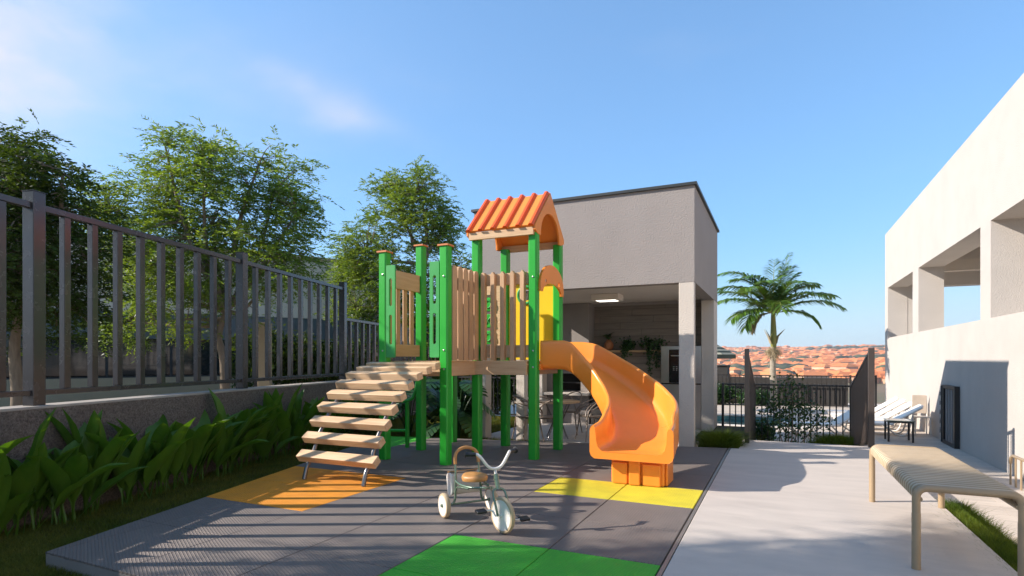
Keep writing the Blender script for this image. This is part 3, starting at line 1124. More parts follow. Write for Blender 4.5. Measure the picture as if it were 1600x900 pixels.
def blade_leaf(L_, w_, bend, n=7, fold=.25, pet=.15, pw=.006, wave=.0):
    """one lance-shaped leaf growing along +z, bending towards +x, narrow stalk first"""
    mb = MB()
    vs, fs = [], []
    x = z = 0.0
    ang = 0.0
    cols = (-1, -.55, 0, .55, 1)
    for i in range(n + 1):
        t = i / n
        if t < pet:
            w = pw
        else:
            q = (t - pet) / (1 - pet)
            w = max(.0006, w_ * .5 * (math.sin(PI * q ** .78) ** .8))
        ca, sa = math.cos(ang), math.sin(ang)
        for c in cols:
            lift = -fold * w * (abs(c) ** 1.4) + wave * w * math.sin(t * 17 + c * 3) * abs(c)
            vs.append((x + ca * lift, c * w, z - sa * lift))
        ds = L_ / n
        x += math.sin(ang) * ds
        z += math.cos(ang) * ds
        ang += bend / n * (.3 + 1.4 * t)
    m_ = len(cols)
    for i in range(n):
        for k in range(m_ - 1):
            a = i * m_ + k
            fs.append((a, a + 1, a + m_ + 1, a + m_))
    mb.add(vs, fs)
    return mb


me_l = blade_leaf(.26, .10, 1.5).mesh('leaf', M_LEAF_BUSH, smooth=180)
for i in range(6):
    link('leaf', me_l, VS, (0, 0, .22), (R(rnd.uniform(-10, 10)), R(15 + 8 * i), R(60 * i + 10)))


def pothos(label, a, b, z, drop, n, seed, w):
    t = site_thing('trailing_plant', label, 'plant', a, b, z)
    part('pot', MB().lathe([(.05, 0), (.065, .02), (.075, .10), (.08, .11)], (a, b, z)), M_CHARCOAL, t, smooth=50)
    g_ = np.random.default_rng(seed)
    base = []
    for k in range(16):
        an = g_.uniform(0, 2 * PI)
        r0 = g_.uniform(.05, w)
        ln = drop * g_.uniform(.35, 1) if g_.random() < .6 else .05
        m_ = int(6 + ln * 40)
        q = np.linspace(0, 1, m_)
        x = r0 * math.cos(an) * np.minimum(1, q * 3) + g_.normal(size=m_) * .02
        y = -abs(r0 * math.sin(an)) * np.minimum(1, q * 3) + g_.normal(size=m_) * .02
        zz = .14 + .08 * np.sin(np.minimum(q * 3, 1) * PI) - ln * q ** 1.3 + g_.normal(size=m_) * .015
        base.append(np.stack([x, y, zz], 1))
    base.append(np.stack([g_.normal(size=n) * w * .55, g_.normal(size=n) * .06 - .03, .17 + g_.normal(size=n) * .05], 1))
    pos = np.concatenate(base)
    pos = np.repeat(pos, 2, axis=0) + g_.normal(size=(2 * len(pos), 3)) * .012
    d = rand_dirs(len(pos), -.4, g_)
    foliage('leaves', [leaflet_arrays(pos, d, g_.uniform(.045, .075, len(pos)), g_.uniform(.03, .05, len(pos)), g_)], M_LEAF_BUSH, t, kind='stuff')


pothos('smaller trailing green plant, middle of the pavilion shelf', -3.04, 12.53, 1.546, .42, 40, 3, .20)
pothos('larger trailing green plant hanging low beside the oven cabinet', -2.50, 12.53, 1.546, .75, 80, 4, .27)

# table and chairs in the pavilion
TX, TY, TZ = .84, 10.55, -.11
TB = thing('dining_table', 'round timber-topped table on thin metal legs inside the pavilion', 'table', (TX, TY, TZ), 0)
part('tabletop', MB().lathe([(.40, .655), (.42, .66), (.42, .685), (.41, .69)], n=40), M_TABLETOP, TB, smooth=40)
for k in range(4):
    an = PI / 4 + k * PI / 2
    part('leg', MB().tube([(.30 * math.cos(an), .30 * math.sin(an), .654), (.10 * math.cos(an), .10 * math.sin(an), .3), (.26 * math.cos(an), .26 * math.sin(an), 0)], .011, 8), M_STEEL, TB, smooth=60)


def make_chair():
    t = thing('dining_chair', 'x', 'chair', (0, 0, TZ), 0)
    seat = MB()
    seat.lathe([(.0, .425), (.17, .42), (.205, .435), (.21, .45), (.19, .455), (.0, .44)], n=24)
    part('seat', seat, M_CHAIR, t, smooth=50)
    for sx, sy in ((-1, -1), (1, -1), (1, 1), (-1, 1)):
        part('leg', MB().tube([(sx * .15, sy * .15, .44), (sx * .17, sy * .17, .25), (sx * .21, sy * .21, 0)], [.016, .013, .010], 8), M_CHAIR, t, smooth=60)
    # three intertwined back loops
    for (w_, h_, ty, sk) in ((.20, .36, .0, .10), (.17, .30, -.02, -.14), (.22, .25, .03, .02)):
        pts = []
        for i in range(25):
            q = i / 24
            an = PI * q
            pts.append((-math.cos(an) * w_ * 1.12 + sk * math.sin(an), .16 + ty - .34 * abs(math.cos(an)) ** 3 + .06 * math.sin(an), .45 + h_ * math.sin(an) ** .7))
        part('back_loop', MB().tube(pts, .012, 7), M_CHAIR, t, smooth=60)
    return t


chair = make_chair()
G_CH = 'intertwined-back chairs around the pavilion table'
spots = [(.28, 10.15, 118, 'taupe loop-back chair left of the pavilion table'),
         (.62, 10.0, 172, 'taupe loop-back chair in front of the pavilion table'),
         (1.42, 10.25, -70, 'taupe loop-back chair right of the pavilion table'),
         (1.12, 11.15, -20, 'taupe loop-back chair behind the pavilion table, towards the barbecue')]
for i, (x, y, r_, lab) in enumerate(spots):
    c = chair if i == 0 else copy_tree(chair)
    c.location = (x, y, TZ)
    c.rotation_euler = (0, 0, R(r_))
    c['label'] = lab
    c['group'] = G_CH

# ================================================================== PLAY TOWER
PT = site_thing('play_tower', 'wood and green-post climbing tower with orange gabled roof, curved ramp and orange slide', 'play tower', -3.87, 7.05, 0)


def chamfer_post(a, b, z0, z1, w=.125, c=.018):
    h = w / 2
    poly = [(-h + c, -h), (h - c, -h), (h, -h + c), (h, h - c), (h - c, h), (-h + c, h), (-h, h - c), (-h, -h + c)]
    return MB().prism([(a + p[0], b + p[1]) for p in poly], z0, z1)


def post(a, b, z1, cap=True):
    p = part('post', chamfer_post(a, b, 0.001, z1), M_GREEN, PT, bev=.003)
    if cap:
        c = MB()
        c.box(a - .078, a + .078, b - .078, b + .078, z1 + .001, z1 + .022)
        c.add([(a - .078, b - .078, z1 + .0225), (a + .078, b - .078, z1 + .0225), (a + .078, b + .078, z1 + .0225), (a - .078, b + .078, z1 + .0225), (a, b, z1 + .042)],
              [(0, 1, 4), (1, 2, 4), (2, 3, 4), (3, 0, 4)])
        part('post_cap', c, M_ORANGE_C, PT)
    return p


PW = .125
aL, aM, aR = -4.82, -3.86, -2.99
bF, bM, bB = 6.24, 7.08, 8.00
post(aL, bF, 2.78)
post(aM, bF, 2.79)
post(aL, bM + .02, 3.02)
post(aL, bB, 2.45, False)
for (a, b) in ((aM, bM), (aR, bM), (aM, bB), (aR, bB)):
    post(a, b, 3.05, False)

for (a, b, zs) in ((aM, bF, (1.22, 1.46, 2.40)), (aM, bM, (1.24, 1.46, 2.45)), (aR, bM, (1.24, 1.46, 2.45)), (aL, bF, (1.22, 1.46, 2.48))):
    for z in zs:
        bo = MB()
        bo.lathe([(.013, 0), (.013, .004), (.007, .006), (.007, .010), (0, .011)], (a + .012, b - .0626, z), (0, -1, 0), 10)
        part('bolt', bo, M_BOLT, PT, smooth=40)

ZD = 1.325
# deck boards (rough floor, at eye level)
for k in range(9):
    a0 = aL + .065 + k * (aM - aL - .13) / 9
    a1 = aL + .065 + (k + 1) * (aM - aL - .13) / 9 - .006
    part('deck_board', MB().box(a0, a1, bF + .04, bB, ZD - .045, ZD), M_WOODY, PT)
for k in range(7):
    b0 = bM + .065 + k * (bB - bM - .13) / 7
    b1 = b0 + (bB - bM - .13) / 7 - .006
    part('deck_board', MB().box(aM + .065, aR + .03, b0, b1, ZD - .045, ZD), M_WOODX, PT)


def fascia(x0, x1, y0, y1, z0=1.135, z1=1.325, m_=None):
    part('fascia', MB().box(x0, x1, y0, y1, z0, z1), m_ or M_WOODX, PT, bev=.004)


hw = PW / 2
fascia(aM + hw + .002 - .115, aR - hw - .002, bM - hw - .048, bM - hw - .003)          # tower front, in front of the posts
fascia(aR - .02, aR + .02, bM + hw + .002, bB - hw - .002, 1.14, 1.30, M_WOODY)
fascia(aM - .02, aM + .02, bF + hw + .002, bM - hw - .002, 1.13, 1.323, M_WOODY)   # ramp cell right side
fascia(aL - .02, aL + .02, bF + hw + .002, bB - hw - .002, 1.13, 1.323, M_WOODY)
fascia(aL + hw + .002, aM - hw - .002, bF - .02, bF + .02, 1.13, 1.30)
fascia(aL + hw + .002, aM - hw - .002, bB - .02, bB + .02, 1.13, 1.30)
fascia(aM + hw + .002, aR - hw - .002, bB - .02, bB + .02, 1.13, 1.30)

# left side panel of the ramp cell (seen through the entrance)
lp = part('side_panel', MB().box(aL - .022, aL + .022, bF + hw + .002, bM + .02 - hw - .002, 2.33, 2.58), M_WOODY, PT, bev=.004)
part('bottom_board', MB().box(aL - .022, aL + .022, bF + hw + .002, bM + .02 - hw - .002, 1.385, 1.555), M_WOODY, lp, bev=.004)
for k in range(4):
    b = bF + .175 + k * .165
    part('slat', MB().box(aL - .05, aL - .0225, b - .042, b + .042, 1.42, 2.50), M_WOODZ, lp, bev=.006)


def slot(cx, cy, w, h, n=8):
    r_ = w / 2
    pts = []
    for i in range(n + 1):
        an = PI * i / n
        pts.append((cx + r_ * math.cos(an), cy + h / 2 - r_ + r_ * math.sin(an)))
    for i in range(n + 1):
        an = PI + PI * i / n
        pts.append((cx + r_ * math.cos(an), cy - h / 2 + r_ + r_ * math.sin(an)))
    return pts


def rrect(x0, x1, y0, y1, r_, n=5):
    pts = []
    for (cx, cy, s) in ((x1 - r_, y0 + r_, -PI / 2), (x1 - r_, y1 - r_, 0), (x0 + r_, y1 - r_, PI / 2), (x0 + r_, y0 + r_, PI)):
        for i in range(n + 1):
            an = s + PI / 2 * i / n
            pts.append((cx + r_ * math.cos(an), cy + r_ * math.sin(an)))
    return pts


# slotted green plates on both sides of the entrance
for (x0, x1) in ((aL + hw + .001, aL + hw + .145), (aM - hw - .145, aM - hw - .001)):
    cx = (x0 + x1) / 2
    part('slotted_plate', MB().plate(rrect(x0, x1, 1.37, 2.60, .02), [slot(cx, 2.24, .048, .37), slot(cx, 1.74, .048, .40)], -.012, .012, MFR(bF - .045)), M_GREEN2, PT, bev=.002)


def top_slat(w, h, th, round_=True):
    n = 8
    pts = [(-w / 2, 0), (w / 2, 0)]
    if round_:
        for i in range(n + 1):
            an = PI * i / n
            pts.append((w / 2 * math.cos(an), h - w / 2 + w / 2 * math.sin(an)))
    else:
        c = .028
        pts += [(w / 2, h - c * 1.3), (w / 2 - c, h), (-w / 2 + c, h), (-w / 2, h - c * 1.3)]
    return pts


# right side panel of the ramp cell: five close rounded slats
rp = part('side_panel', MB().box(aM - .03, aM + .012, bF + hw + .002, bM - hw - .002, 2.30, 2.44), M_WOODY, PT, bev=.004)
part('bottom_rail', MB().box(aM - .03, aM + .012, bF + hw + .002, bM - hw - .002, 1.40, 1.52), M_WOODY, rp, bev=.004)
MAL = lambda a: Matrix(((0, 0, 1, a), (1, 0, 0, 0), (0, 1, 0, 0), (0, 0, 0, 1)))
for k in range(5):
    b = bF + hw + .066 + k * (bM - bF - PW - .132) / 4
    o_ = MAL(aM + .0125)
    sm = MB().plate([(b + p[0], 1.33 + p[1]) for p in top_slat(.118, 1.24, 0)], [], 0, .05, o_)
    part('slat', sm, M_WOODZ, rp, bev=.005)

# tower front panel
fp = part('front_panel', MB().box(aM + hw + .002, aR - hw - .002, bM - .022, bM + .02, 2.37, 2.53), M_WOODX, PT, bev=.004)
part('bottom_rail', MB().box(aM + hw + .002, aR - hw - .002, bM - .022, bM + .02, 1.37, 1.54), M_WOODX, fp, bev=.004)
for k in range(5):
    a = aM + hw + .075 + k * (aR - aM - PW - .15) / 4
    sm = MB().plate([(a + p[0], 1.33 + p[1]) for p in top_slat(.062, 1.22, 0, k == 0)], [], -.070, 0, MFR(bM - .0225))
    part('slat', sm, M_WOODZ, fp, bev=.005)

# yellow back panel with a round window in a green head piece
yp = part('yellow_panel', MB().plate([(aM + hw + .002, 1.34), (aR - hw - .002, 1.34), (aR - hw - .002, 2.50), (aM + hw + .002, 2.50)], [slot(-3.50, 2.33, .17, .17)], -.012, .012, MFR(bB)), M_YELLOW, PT, bev=.003)
ring = [(-3.50 + .13 * math.cos(2 * PI * i / 28), bB - .02, 2.33 + .13 * math.sin(2 * PI * i / 28)) for i in range(28)]
part('window_ring', MB().tube(ring, .026, 8, closed=True), M_GREEN2, yp, smooth=60)
part('back_rail', MB().box(aM + hw + .002, aR - hw - .002, bB - .06, bB - .02, 2.50, 2.64), M_WOODX, PT, bev=.004)
# yellow slide-side panel behind the arch

# orange arch over the slide entrance
arch = []
b0, b1 = bM + hw - .055, bB - hw + .055
bc, hb = (b0 + b1) / 2, (b1 - b0) / 2
for i in range(21):
    an = PI * i / 20
    arch.append((bc + hb * math.cos(an), 2.345 + .325 * math.sin(an) ** .9))
arch.append((bc - hb, 2.27))
for i in range(13):
    an = PI - PI * i / 12
    arch.append((bc + hb * .80 * math.cos(an), 2.27 + .14 * math.sin(an)))
arch.append((bc + hb, 2.27))
arch_part = part('entrance_arch', MB().plate(arch, [slot(b0 + .20, 2.43, .05, .05), slot(b1 - .20, 2.43, .05, .07)], 0, .03, MAL(aR + hw + .002)), M_ORANGE, PT, bev=.005)
part('bolt', MB().lathe([(.018, 0), (.024, .006), (.02, .02), (0, .026)], (aR + hw + .005, b0 + .20, 2.43), (1, 0, 0), 14), M_BOLT, arch_part, smooth=50)
# tic-tac-toe game panel on the back of the ramp cell
gp = part('game_panel', MB().plate(rect(aL + hw + .002, aM - hw - .002, 1.37, 2.50), [rect(aL + .16, aM - .16, 1.50, 2.36)], -.02, .02, MFR(bB)), M_WOODX, PT, bev=.003)
for r_ in range(4):
    z = 1.56 + r_ * .26
    if r_ < 3:
        zc = z + .13
        part('game_rod', MB().tube([(aL + .16, bB, zc), (aM - .16, bB, zc)], .009, 8), M_BOLT, gp, smooth=60)
        for c_ in range(3):
            x0 = aL + .19 + c_ * .205
            blk = part('game_block', MB().box(x0, x0 + .16, bB - .06, bB + .06, zc - .105, zc + .105), M_GREEN, gp, bev=.01)
for r_ in range(3):
    zc = 1.56 + r_ * .26 + .13
    for c_ in range(3):
        x0 = aL + .19 + c_ * .205 + .08
        if (r_ + c_) % 2 == 0:
            pts = [(x0 + .055 * math.cos(2 * PI * i / 20), bB - .066, zc + .06 * math.sin(2 * PI * i / 20)) for i in range(20)]
            o = part('letter_o', MB().tube(pts, .011, 6, closed=True), M_GREEN2, gp, smooth=60)
        else:
            mb = MB()
            mb.tube([(x0 - .05, bB - .066, zc - .055), (x0 + .05, bB - .066, zc + .055)], .011, 6)
            mb.tube([(x0 - .05, bB - .067, zc + .055), (x0 + .05, bB - .067, zc - .055)], .011, 6)
            part('letter_x', mb, M_GREEN2, gp, smooth=60)

# ---- roof
ra0, ra1 = -3.965, -2.93
rb0, rb1, rbc = 6.965, 8.065, 7.515
ze, zr = 3.115, 3.665
rf = None
for sgn, be in ((-1, rb0), (1, rb1)):
    mb = MB()
    n_ = Vector((0, sgn * (zr - ze), abs(be - rbc))).normalized() * .028
    pts = [Vector((ra0, rbc, zr)), Vector((ra1 - .02, rbc, zr)), Vector((ra1 - .02, be, ze)), Vector((ra0, be, ze))]
    up = [p + n_ for p in pts]
    mb.add(pts + up, [(0, 1, 2, 3), (7, 6, 5, 4), (0, 4, 5, 1), (1, 5, 6, 2), (2, 6, 7, 3), (3, 7, 4, 0)] if sgn < 0 else
           [(3, 2, 1, 0), (4, 5, 6, 7), (1, 5, 4, 0), (2, 6, 5, 1), (3, 7, 6, 2), (0, 4, 7, 3)])
    rp_ = part('roof_panel', mb, M_ORANGE_R, PT, bev=.002)
    for k in range(6):
        a = ra0 + .045 + k * (ra1 - ra0 - .09) / 5
        d = Vector((0, be - rbc, ze - zr))
        dn = d.normalized()
        p0 = Vector((a, rbc, zr)) + n_ - dn * .015
        p1 = Vector((a, be, ze)) + n_ + dn * .02
        t = MB()
        nn = n_.normalized()
        # half-round ridge rib
        prof = [(-.038, -.004), (.038, -.004), (.033, .018), (.018, .034), (-.018, .034), (-.033, .018)]
        ring0 = [p0 + Vector((1, 0, 0)) * q[0] + nn * q[1] for q in prof]
        ring1 = [p1 + Vector((1, 0, 0)) * q[0] + nn * q[1] for q in prof]
        nP = len(prof)
        t.add(ring0 + ring1, [tuple(range(nP)), tuple(range(nP, 2 * nP))[::-1]] + [(i, nP + i, nP + (i + 1) % nP, (i + 1) % nP) for i in range(nP)])
        part('roof_batten', t, M_ORANGE_D, rp_, bev=.002)
# gables with a round arch
for a_, sg in ((ra1 - .018, 1), (ra0 + .0, -1)):
    outl = [(rb0 - .005, ze - .045), (rb0 - .005, ze + .02), (rbc, zr + .03), (rb1 + .005, ze + .02), (rb1 + .005, ze - .045), (rb1 - .10, ze - .085)]
    inner = [(rbc + .36 * math.cos(PI * i / 16), ze - .085 + .36 * math.sin(PI * i / 16) ** .9) for i in range(17)]
    outl += inner + [(rb0 + .10, ze - .085)]
    outl = outl[::-1]
    part('gable', MB().plate(outl, [], 0, .03, MAL(a_)), M_ORANGE_R, PT, bev=.003)
for be in (rb0 + .02, rb1 - .02):
    part('eave_board', MB().box(ra0 + .032, ra1 - .022, be - .02, be + .02, ze - .105, ze - .005), M_WOODX, PT, bev=.003)

# ---- curved ramp of nine timbers on two steel tubes
RP = [(4.866, .25), (4.95, .449), (5.068, .622), (5.187, .78), (5.343, .92), (5.492, 1.04), (5.673, 1.144), (5.874, 1.212), (6.067, 1.262)]
rail_pts = [(4.795, 0.0), (4.84, .14)] + [(b + .055, z - .01) for (b, z) in RP] + [(6.24, 1.28)]
# finer curve
rp2 = []
for i in range(len(rail_pts) - 1):
    p0 = Vector(rail_pts[max(i - 1, 0)])
    p1, p2 = Vector(rail_pts[i]), Vector(rail_pts[i + 1])
    p3 = Vector(rail_pts[min(i + 2, len(rail_pts) - 1)])
    for q in range(4):
        t = q / 4
        rp2.append(.5 * ((2 * p1) + (-p0 + p2) * t + (2 * p0 - 5 * p1 + 4 * p2 - p3) * t * t + (-p0 + 3 * p1 - 3 * p2 + p3) * t ** 3))
rp2.append(Vector(rail_pts[-1]))
for a in (-4.82, -3.985):
    part('ramp_rail', MB().tube([(a, p.x, p.y + .002) for p in rp2], .024, 12), M_STEEL, PT, smooth=60)
for i, (b, z) in enumerate(RP):
    p, q = Vector(RP[max(i - 1, 0)]), Vector(RP[min(i + 1, 8)])
    an = math.atan2(q.y - p.y, q.x - p.x)
    an = an * .55
    M_ = Matrix.Translation((-4.41, b, z)) @ Matrix.Rotation(an, 4, 'X')
    pk = part('ramp_plank', MB().box(-.545, .545, -.052, .062, -.046, .042, M_), M_PLANK, PT, bev=.008, seg=3)

# ---- slide
prof_in = []


def slide_ring(s, C, T, fl, rim, ow, lip=0.0):
    """closed section ring at centre C (a,b), travel direction T, floor height fl, rim height rim, outer half width ow"""
    side = Vector((T.y, -T.x))          # to the rider's right when heading along T
    h = rim - fl
    iw = ow - .055
    prof = [(-ow + .05, -.075), (-ow + .012, -.05), (-ow, -.01), (-ow, h - .05), (-ow + .004, h - .022), (-ow + .016, h - .004), (-ow + .032, h),
            (-ow + .048, h - .006), (-iw + .004, h - .03), (-iw + .012, .12), (-iw + .03, .05), (-iw + .065, .014), (-iw + .12, 0),
            (iw - .12, 0), (iw - .065, .014), (iw - .03, .05), (iw - .012, .12), (iw - .004, h - .03), (ow - .048, h - .006), (ow - .032, h),
            (ow - .016, h - .004), (ow - .004, h - .022), (ow, h - .05), (ow, -.01), (ow - .012, -.05), (ow - .05, -.075)]
    return [Vector((C.x + side.x * p[0], C.y + side.y * p[0], fl + p[1])) for p in prof]


c0 = Vector((-2.60, 6.36))
Rr = 1.19
stations = []
for q in np.linspace(0, 1, 5):
    stations.append((Vector((-2.915 + q * (c0.x + 2.915), 7.55)), Vector((1, 0))))
for q in np.linspace(0, 1, 31)[1:]:
    an = PI / 2 * q
    stations.append((Vector((c0.x + Rr * math.sin(an), c0.y + Rr * math.cos(an))), Vector((math.cos(an), -math.sin(an)))))
for q in np.linspace(0, 1, 9)[1:]:
    stations.append((Vector((c0.x + Rr, c0.y - q * .41)), Vector((0, -1))))
ss = [0]
for i in range(1, len(stations)):
    ss.append(ss[-1] + (stations[i][0] - stations[i - 1][0]).length)
Ltot = ss[-1]
kf = [(0, 1.29), (.30, 1.29), (.5, 1.24), (.8, 1.06), (1.2, .82), (1.6, .60), (2.0, .44), (2.3, .375), (2.7, .35)]
kr = [(0, 1.60), (.33, 1.60), (.48, 1.57), (.8, 1.36), (1.25, 1.10), (1.6, .945), (2.0, .82), (2.2, .77), (2.3, .71), (2.36, .66), (2.7, .62)]


def smooth_interp(x, k):
    xs, ys = [p[0] for p in k], [p[1] for p in k]
    return float(sum(np.interp(x + d, xs, ys) for d in (-.09, -.045, 0, .045, .09)) / 5)


def sharp_interp(x, k):
    xs, ys = [p[0] for p in k], [p[1] for p in k]
    return float(sum(np.interp(x + d, xs, ys) for d in (-.03, 0, .03)) / 3)


rings = []
for (C_, T_), s in zip(stations, ss):
    fl, rm = smooth_interp(s, kf), sharp_interp(s, kr)
    ow = .43 - .02 * min(1, s) + (.03 * max(0, (s - (Ltot - .30)) / .30) ** .5 if s > Ltot - .30 else 0)
    rings.append(slide_ring(s, C_, T_, fl, rm, ow))
# rounded exit lip
C_, T_ = stations[-1]
for dd, ins in ((.012, .006), (.02, .016)):
    base = rings[-1] if dd == .012 else base
    cen = Vector((C_.x, C_.y, .45))
    rings.append([p + Vector((T_.x, T_.y, 0)) * (dd if dd == .012 else .008) for p in rings[-1]])
sl = MB()
nP = len(rings[0])
sl.add([p for r_ in rings for p in r_],
       [(i * nP + k, i * nP + (k + 1) % nP, (i + 1) * nP + (k + 1) % nP, (i + 1) * nP + k) for i in range(len(rings) - 1) for k in range(nP)] +
       [])
# end caps as strips (section is a thick U): pair the outer and inner outlines
for base_i, flip in ((0, True), ((len(rings) - 1), False)):
    o_ = base_i * nP
    quads = []
    half = nP // 2
    # left side outer indices 0..6, inner 6..12 ; right mirrored 13..19..25
    L_out, L_in = [0, 1, 2, 3, 4, 5], [12, 11, 10, 9, 8, 7]
    for i in range(5):
        quads.append((L_out[i], L_out[i + 1], L_in[i + 1], L_in[i]))
    quads.append((5, 6, 7))
    R_out, R_in = [25, 24, 23, 22, 21, 20], [13, 14, 15, 16, 17, 18]
    for i in range(5):
        quads.append((R_out[i + 1], R_out[i], R_in[i], R_in[i + 1]))
    quads.append((19, 20, 18))
    quads.append((25, 0, 12, 13))
    for q in quads:
        q = tuple(o_ + i for i in q)
        sl.f.append(q if flip else q[::-1])
slide = part('slide', sl, M_ORANGE, PT, smooth=50)
bpy_m = slide.modifiers.new('bevel', 'BEVEL')
bpy_m.width = .008
bpy_m.segments = 3
bpy_m.limit_method = 'ANGLE'
bpy_m.angle_limit = R(50)
# start box panel closing slide against the tower and its sill
part('slide_flange', MB().box(aR + hw + .002, aR + hw + .03, 7.09, 8.01, 1.20, 1.285), M_ORANGE, slide, bev=.006)
ped = part('slide_pedestal', MB().box(-1.66, -1.09, 6.10, 6.52, .001, .305), M_ORANGE, slide, bev=.018, seg=3)
part('pedestal_panel', MB().box(-1.64, -1.475, 6.065, 6.098, .004, .235), M_ORANGE, ped, bev=.012, seg=3)
part('pedestal_panel', MB().box(-1.455, -1.335, 6.045, 6.098, .004, .275), M_ORANGE, ped, bev=.012, seg=3)
part('pedestal_panel', MB().box(-1.315, -1.125, 6.065, 6.098, .004, .235), M_ORANGE, ped, bev=.012, seg=3)
part('pedestal_panel', MB().box(-1.088, -1.06, 6.14, 6.48, .004, .235), M_ORANGE, ped, bev=.01, seg=3)

# green climbing bar behind the ramp
CB = thing('climbing_bar', 'low curved green metal climbing bar behind the ramp, by the monstera', 'climbing bar', (-1.6, 8.7, 0))
part('curved_bar', MB().tube([(.0 + x, y, z) for x, y, z in ((-.30, 0, .0), (-.30, 0, .66), (-.27, 0, .70), (-.0, 0, .71), (.08, 0, .75), (.13, 0, .86), (.16, 0, 1.02), (.22, 0, 1.08))], .028, 10), M_GREEN, CB, smooth=60)
part('upright', MB().tube([(.0, 0, .0), (.0, 0, .69)], .032, 10), M_GREEN, CB, smooth=60)
part('cross_bar', MB().tube([(-.28, 0, .26), (-.02, 0, .26)], .022, 8), M_GREEN, CB, smooth=60)

# ================================================================== TRICYCLE
HD = math.atan2(-.32, -(-.57))       # heading (.32,-.57): towards the viewer, slightly right
head = Vector((.49, -.872, 0))
TR = thing('tricycle', 'sage green child tricycle with white wheels, cream tyres, tan seat and push hoop', 'tricycle', (-.38, 4.96, 0), math.atan2(head.y, head.x))
# local frame: +x forward, +y the rider's left (screen right), origin on the ground between the rear wheels


def wheel(x, y, r_, w_, turn=0.0, name='wheel'):
    ax = Vector((math.sin(turn) * -1, math.cos(turn), 0))
    c = Vector((x, y, r_))
    wh = part(name, MB().lathe([(r_ * .82, -w_ * .34), (r_ * .85, -w_ * .40), (r_ * .95, -w_ * .34), (r_, -w_ * .14), (r_, w_ * .14), (r_ * .95, w_ * .34),
                                (r_ * .85, w_ * .40), (r_ * .82, w_ * .34), (r_ * .82, -w_ * .34)], c, ax, 36, caps=False), M_TYRE, TR, smooth=40)
    part('wheel_disc', MB().lathe([(0, -w_ * .34), (r_ * .2, -w_ * .34), (r_ * .5, -w_ * .30), (r_ * .72, -w_ * .38), (r_ * .825, -w_ * .38),
                                   (r_ * .825, w_ * .38), (r_ * .72, w_ * .38), (r_ * .5, w_ * .30), (r_ * .2, w_ * .34), (0, w_ * .34)], c, ax, 36), M_TRIWHITE, wh, smooth=40)
    part('hub', MB().lathe([(0, -w_ * .62), (.013, -w_ * .6), (.016, -w_ * .3), (.016, w_ * .3), (.013, w_ * .6), (0, w_ * .62)], c, ax, 16), M_SAGE if r_ < .12 else M_TRIWHITE, wh, smooth=40)
    return wh


wheel(0, -.225, .104, .052)
wheel(0, .225, .104, .052)
fx = .63
fw = wheel(fx, 0, .142, .046, R(9))


def tpart(name, pts, r_, m_, n=10, parent=None):
    return part(name, MB().tube(pts, r_, n), m_, parent or TR, smooth=60)


def arcpts(f, n=16):
    return [f(i / (n - 1)) for i in range(n)]


def spline(keys, n=6):
    ks = [Vector(k) for k in keys]
    out = []
    for i in range(len(ks) - 1):
        p0, p1, p2, p3 = ks[max(i - 1, 0)], ks[i], ks[i + 1], ks[min(i + 2, len(ks) - 1)]
        for q in range(n):
            t = q / n
            out.append(.5 * ((2 * p1) + (-p0 + p2) * t + (2 * p0 - 5 * p1 + 4 * p2 - p3) * t * t + (-p0 + 3 * p1 - 3 * p2 + p3) * t ** 3))
    out.append(ks[-1])
    return out


for s in (-1, 1):
    tpart('rear_stay', spline([(0, s * .195, .104), (.0, s * .15, .108), (.0, s * .125, .15), (-.005, s * .12, .25), (-.01, s * .115, .33), (-.03, s * .11, .44)]), .010, M_SAGE)
    tpart('seat_tube', spline([(-.005, s * .118, .30), (.09, s * .115, .285), (.22, s * .08, .283), (.35, s * .02, .30), (.44, s * .012, .315)]), .010, M_SAGE)
    tpart('lower_tube', spline([(-.005, s * .12, .19), (.02, s * .12, .245), (.10, s * .115, .265), (.2, s * .09, .27)]), .008, M_SAGE)
tpart('cross_tube', [(0, -.2, .104), (0, .2, .104)], .009, M_SAGE)
hoop = spline([(-.03, -.11, .44), (-.04, -.108, .50), (-.05, -.08, .55), (-.055, 0, .575), (-.05, .08, .55), (-.04, .108, .50), (-.03, .11, .44)])
tpart('push_hoop', hoop, .0145, M_TAN, 12)
# seat cushion
st_ = MB()
pr = []
ns = 28
for zz, sc in ((.318, .86), (.322, .97), (.335, 1.0), (.352, .99), (.364, .93), (.370, .75), (.372, .0)):
    pr.append((zz, sc))
vs, fs = [], []
for (zz, sc) in pr:
    for k in range(ns):
        an = 2 * PI * k / ns
        x = math.cos(an)
        wv = .115 * (1 - .28 * max(0, x))
        vs.append((.14 + .125 * x * sc, wv * math.sin(an) * sc, zz + .01 * (x * x) * sc))
for i in range(len(pr) - 1):
    for k in range(ns):
        l = (k + 1) % ns
        fs.append((i * ns + k, i * ns + l, (i + 1) * ns + l, (i + 1) * ns + k))
fs.append(tuple(range(ns))[::-1])
st_.add(vs, fs)
part('saddle', st_, M_TAN, TR, smooth=50)
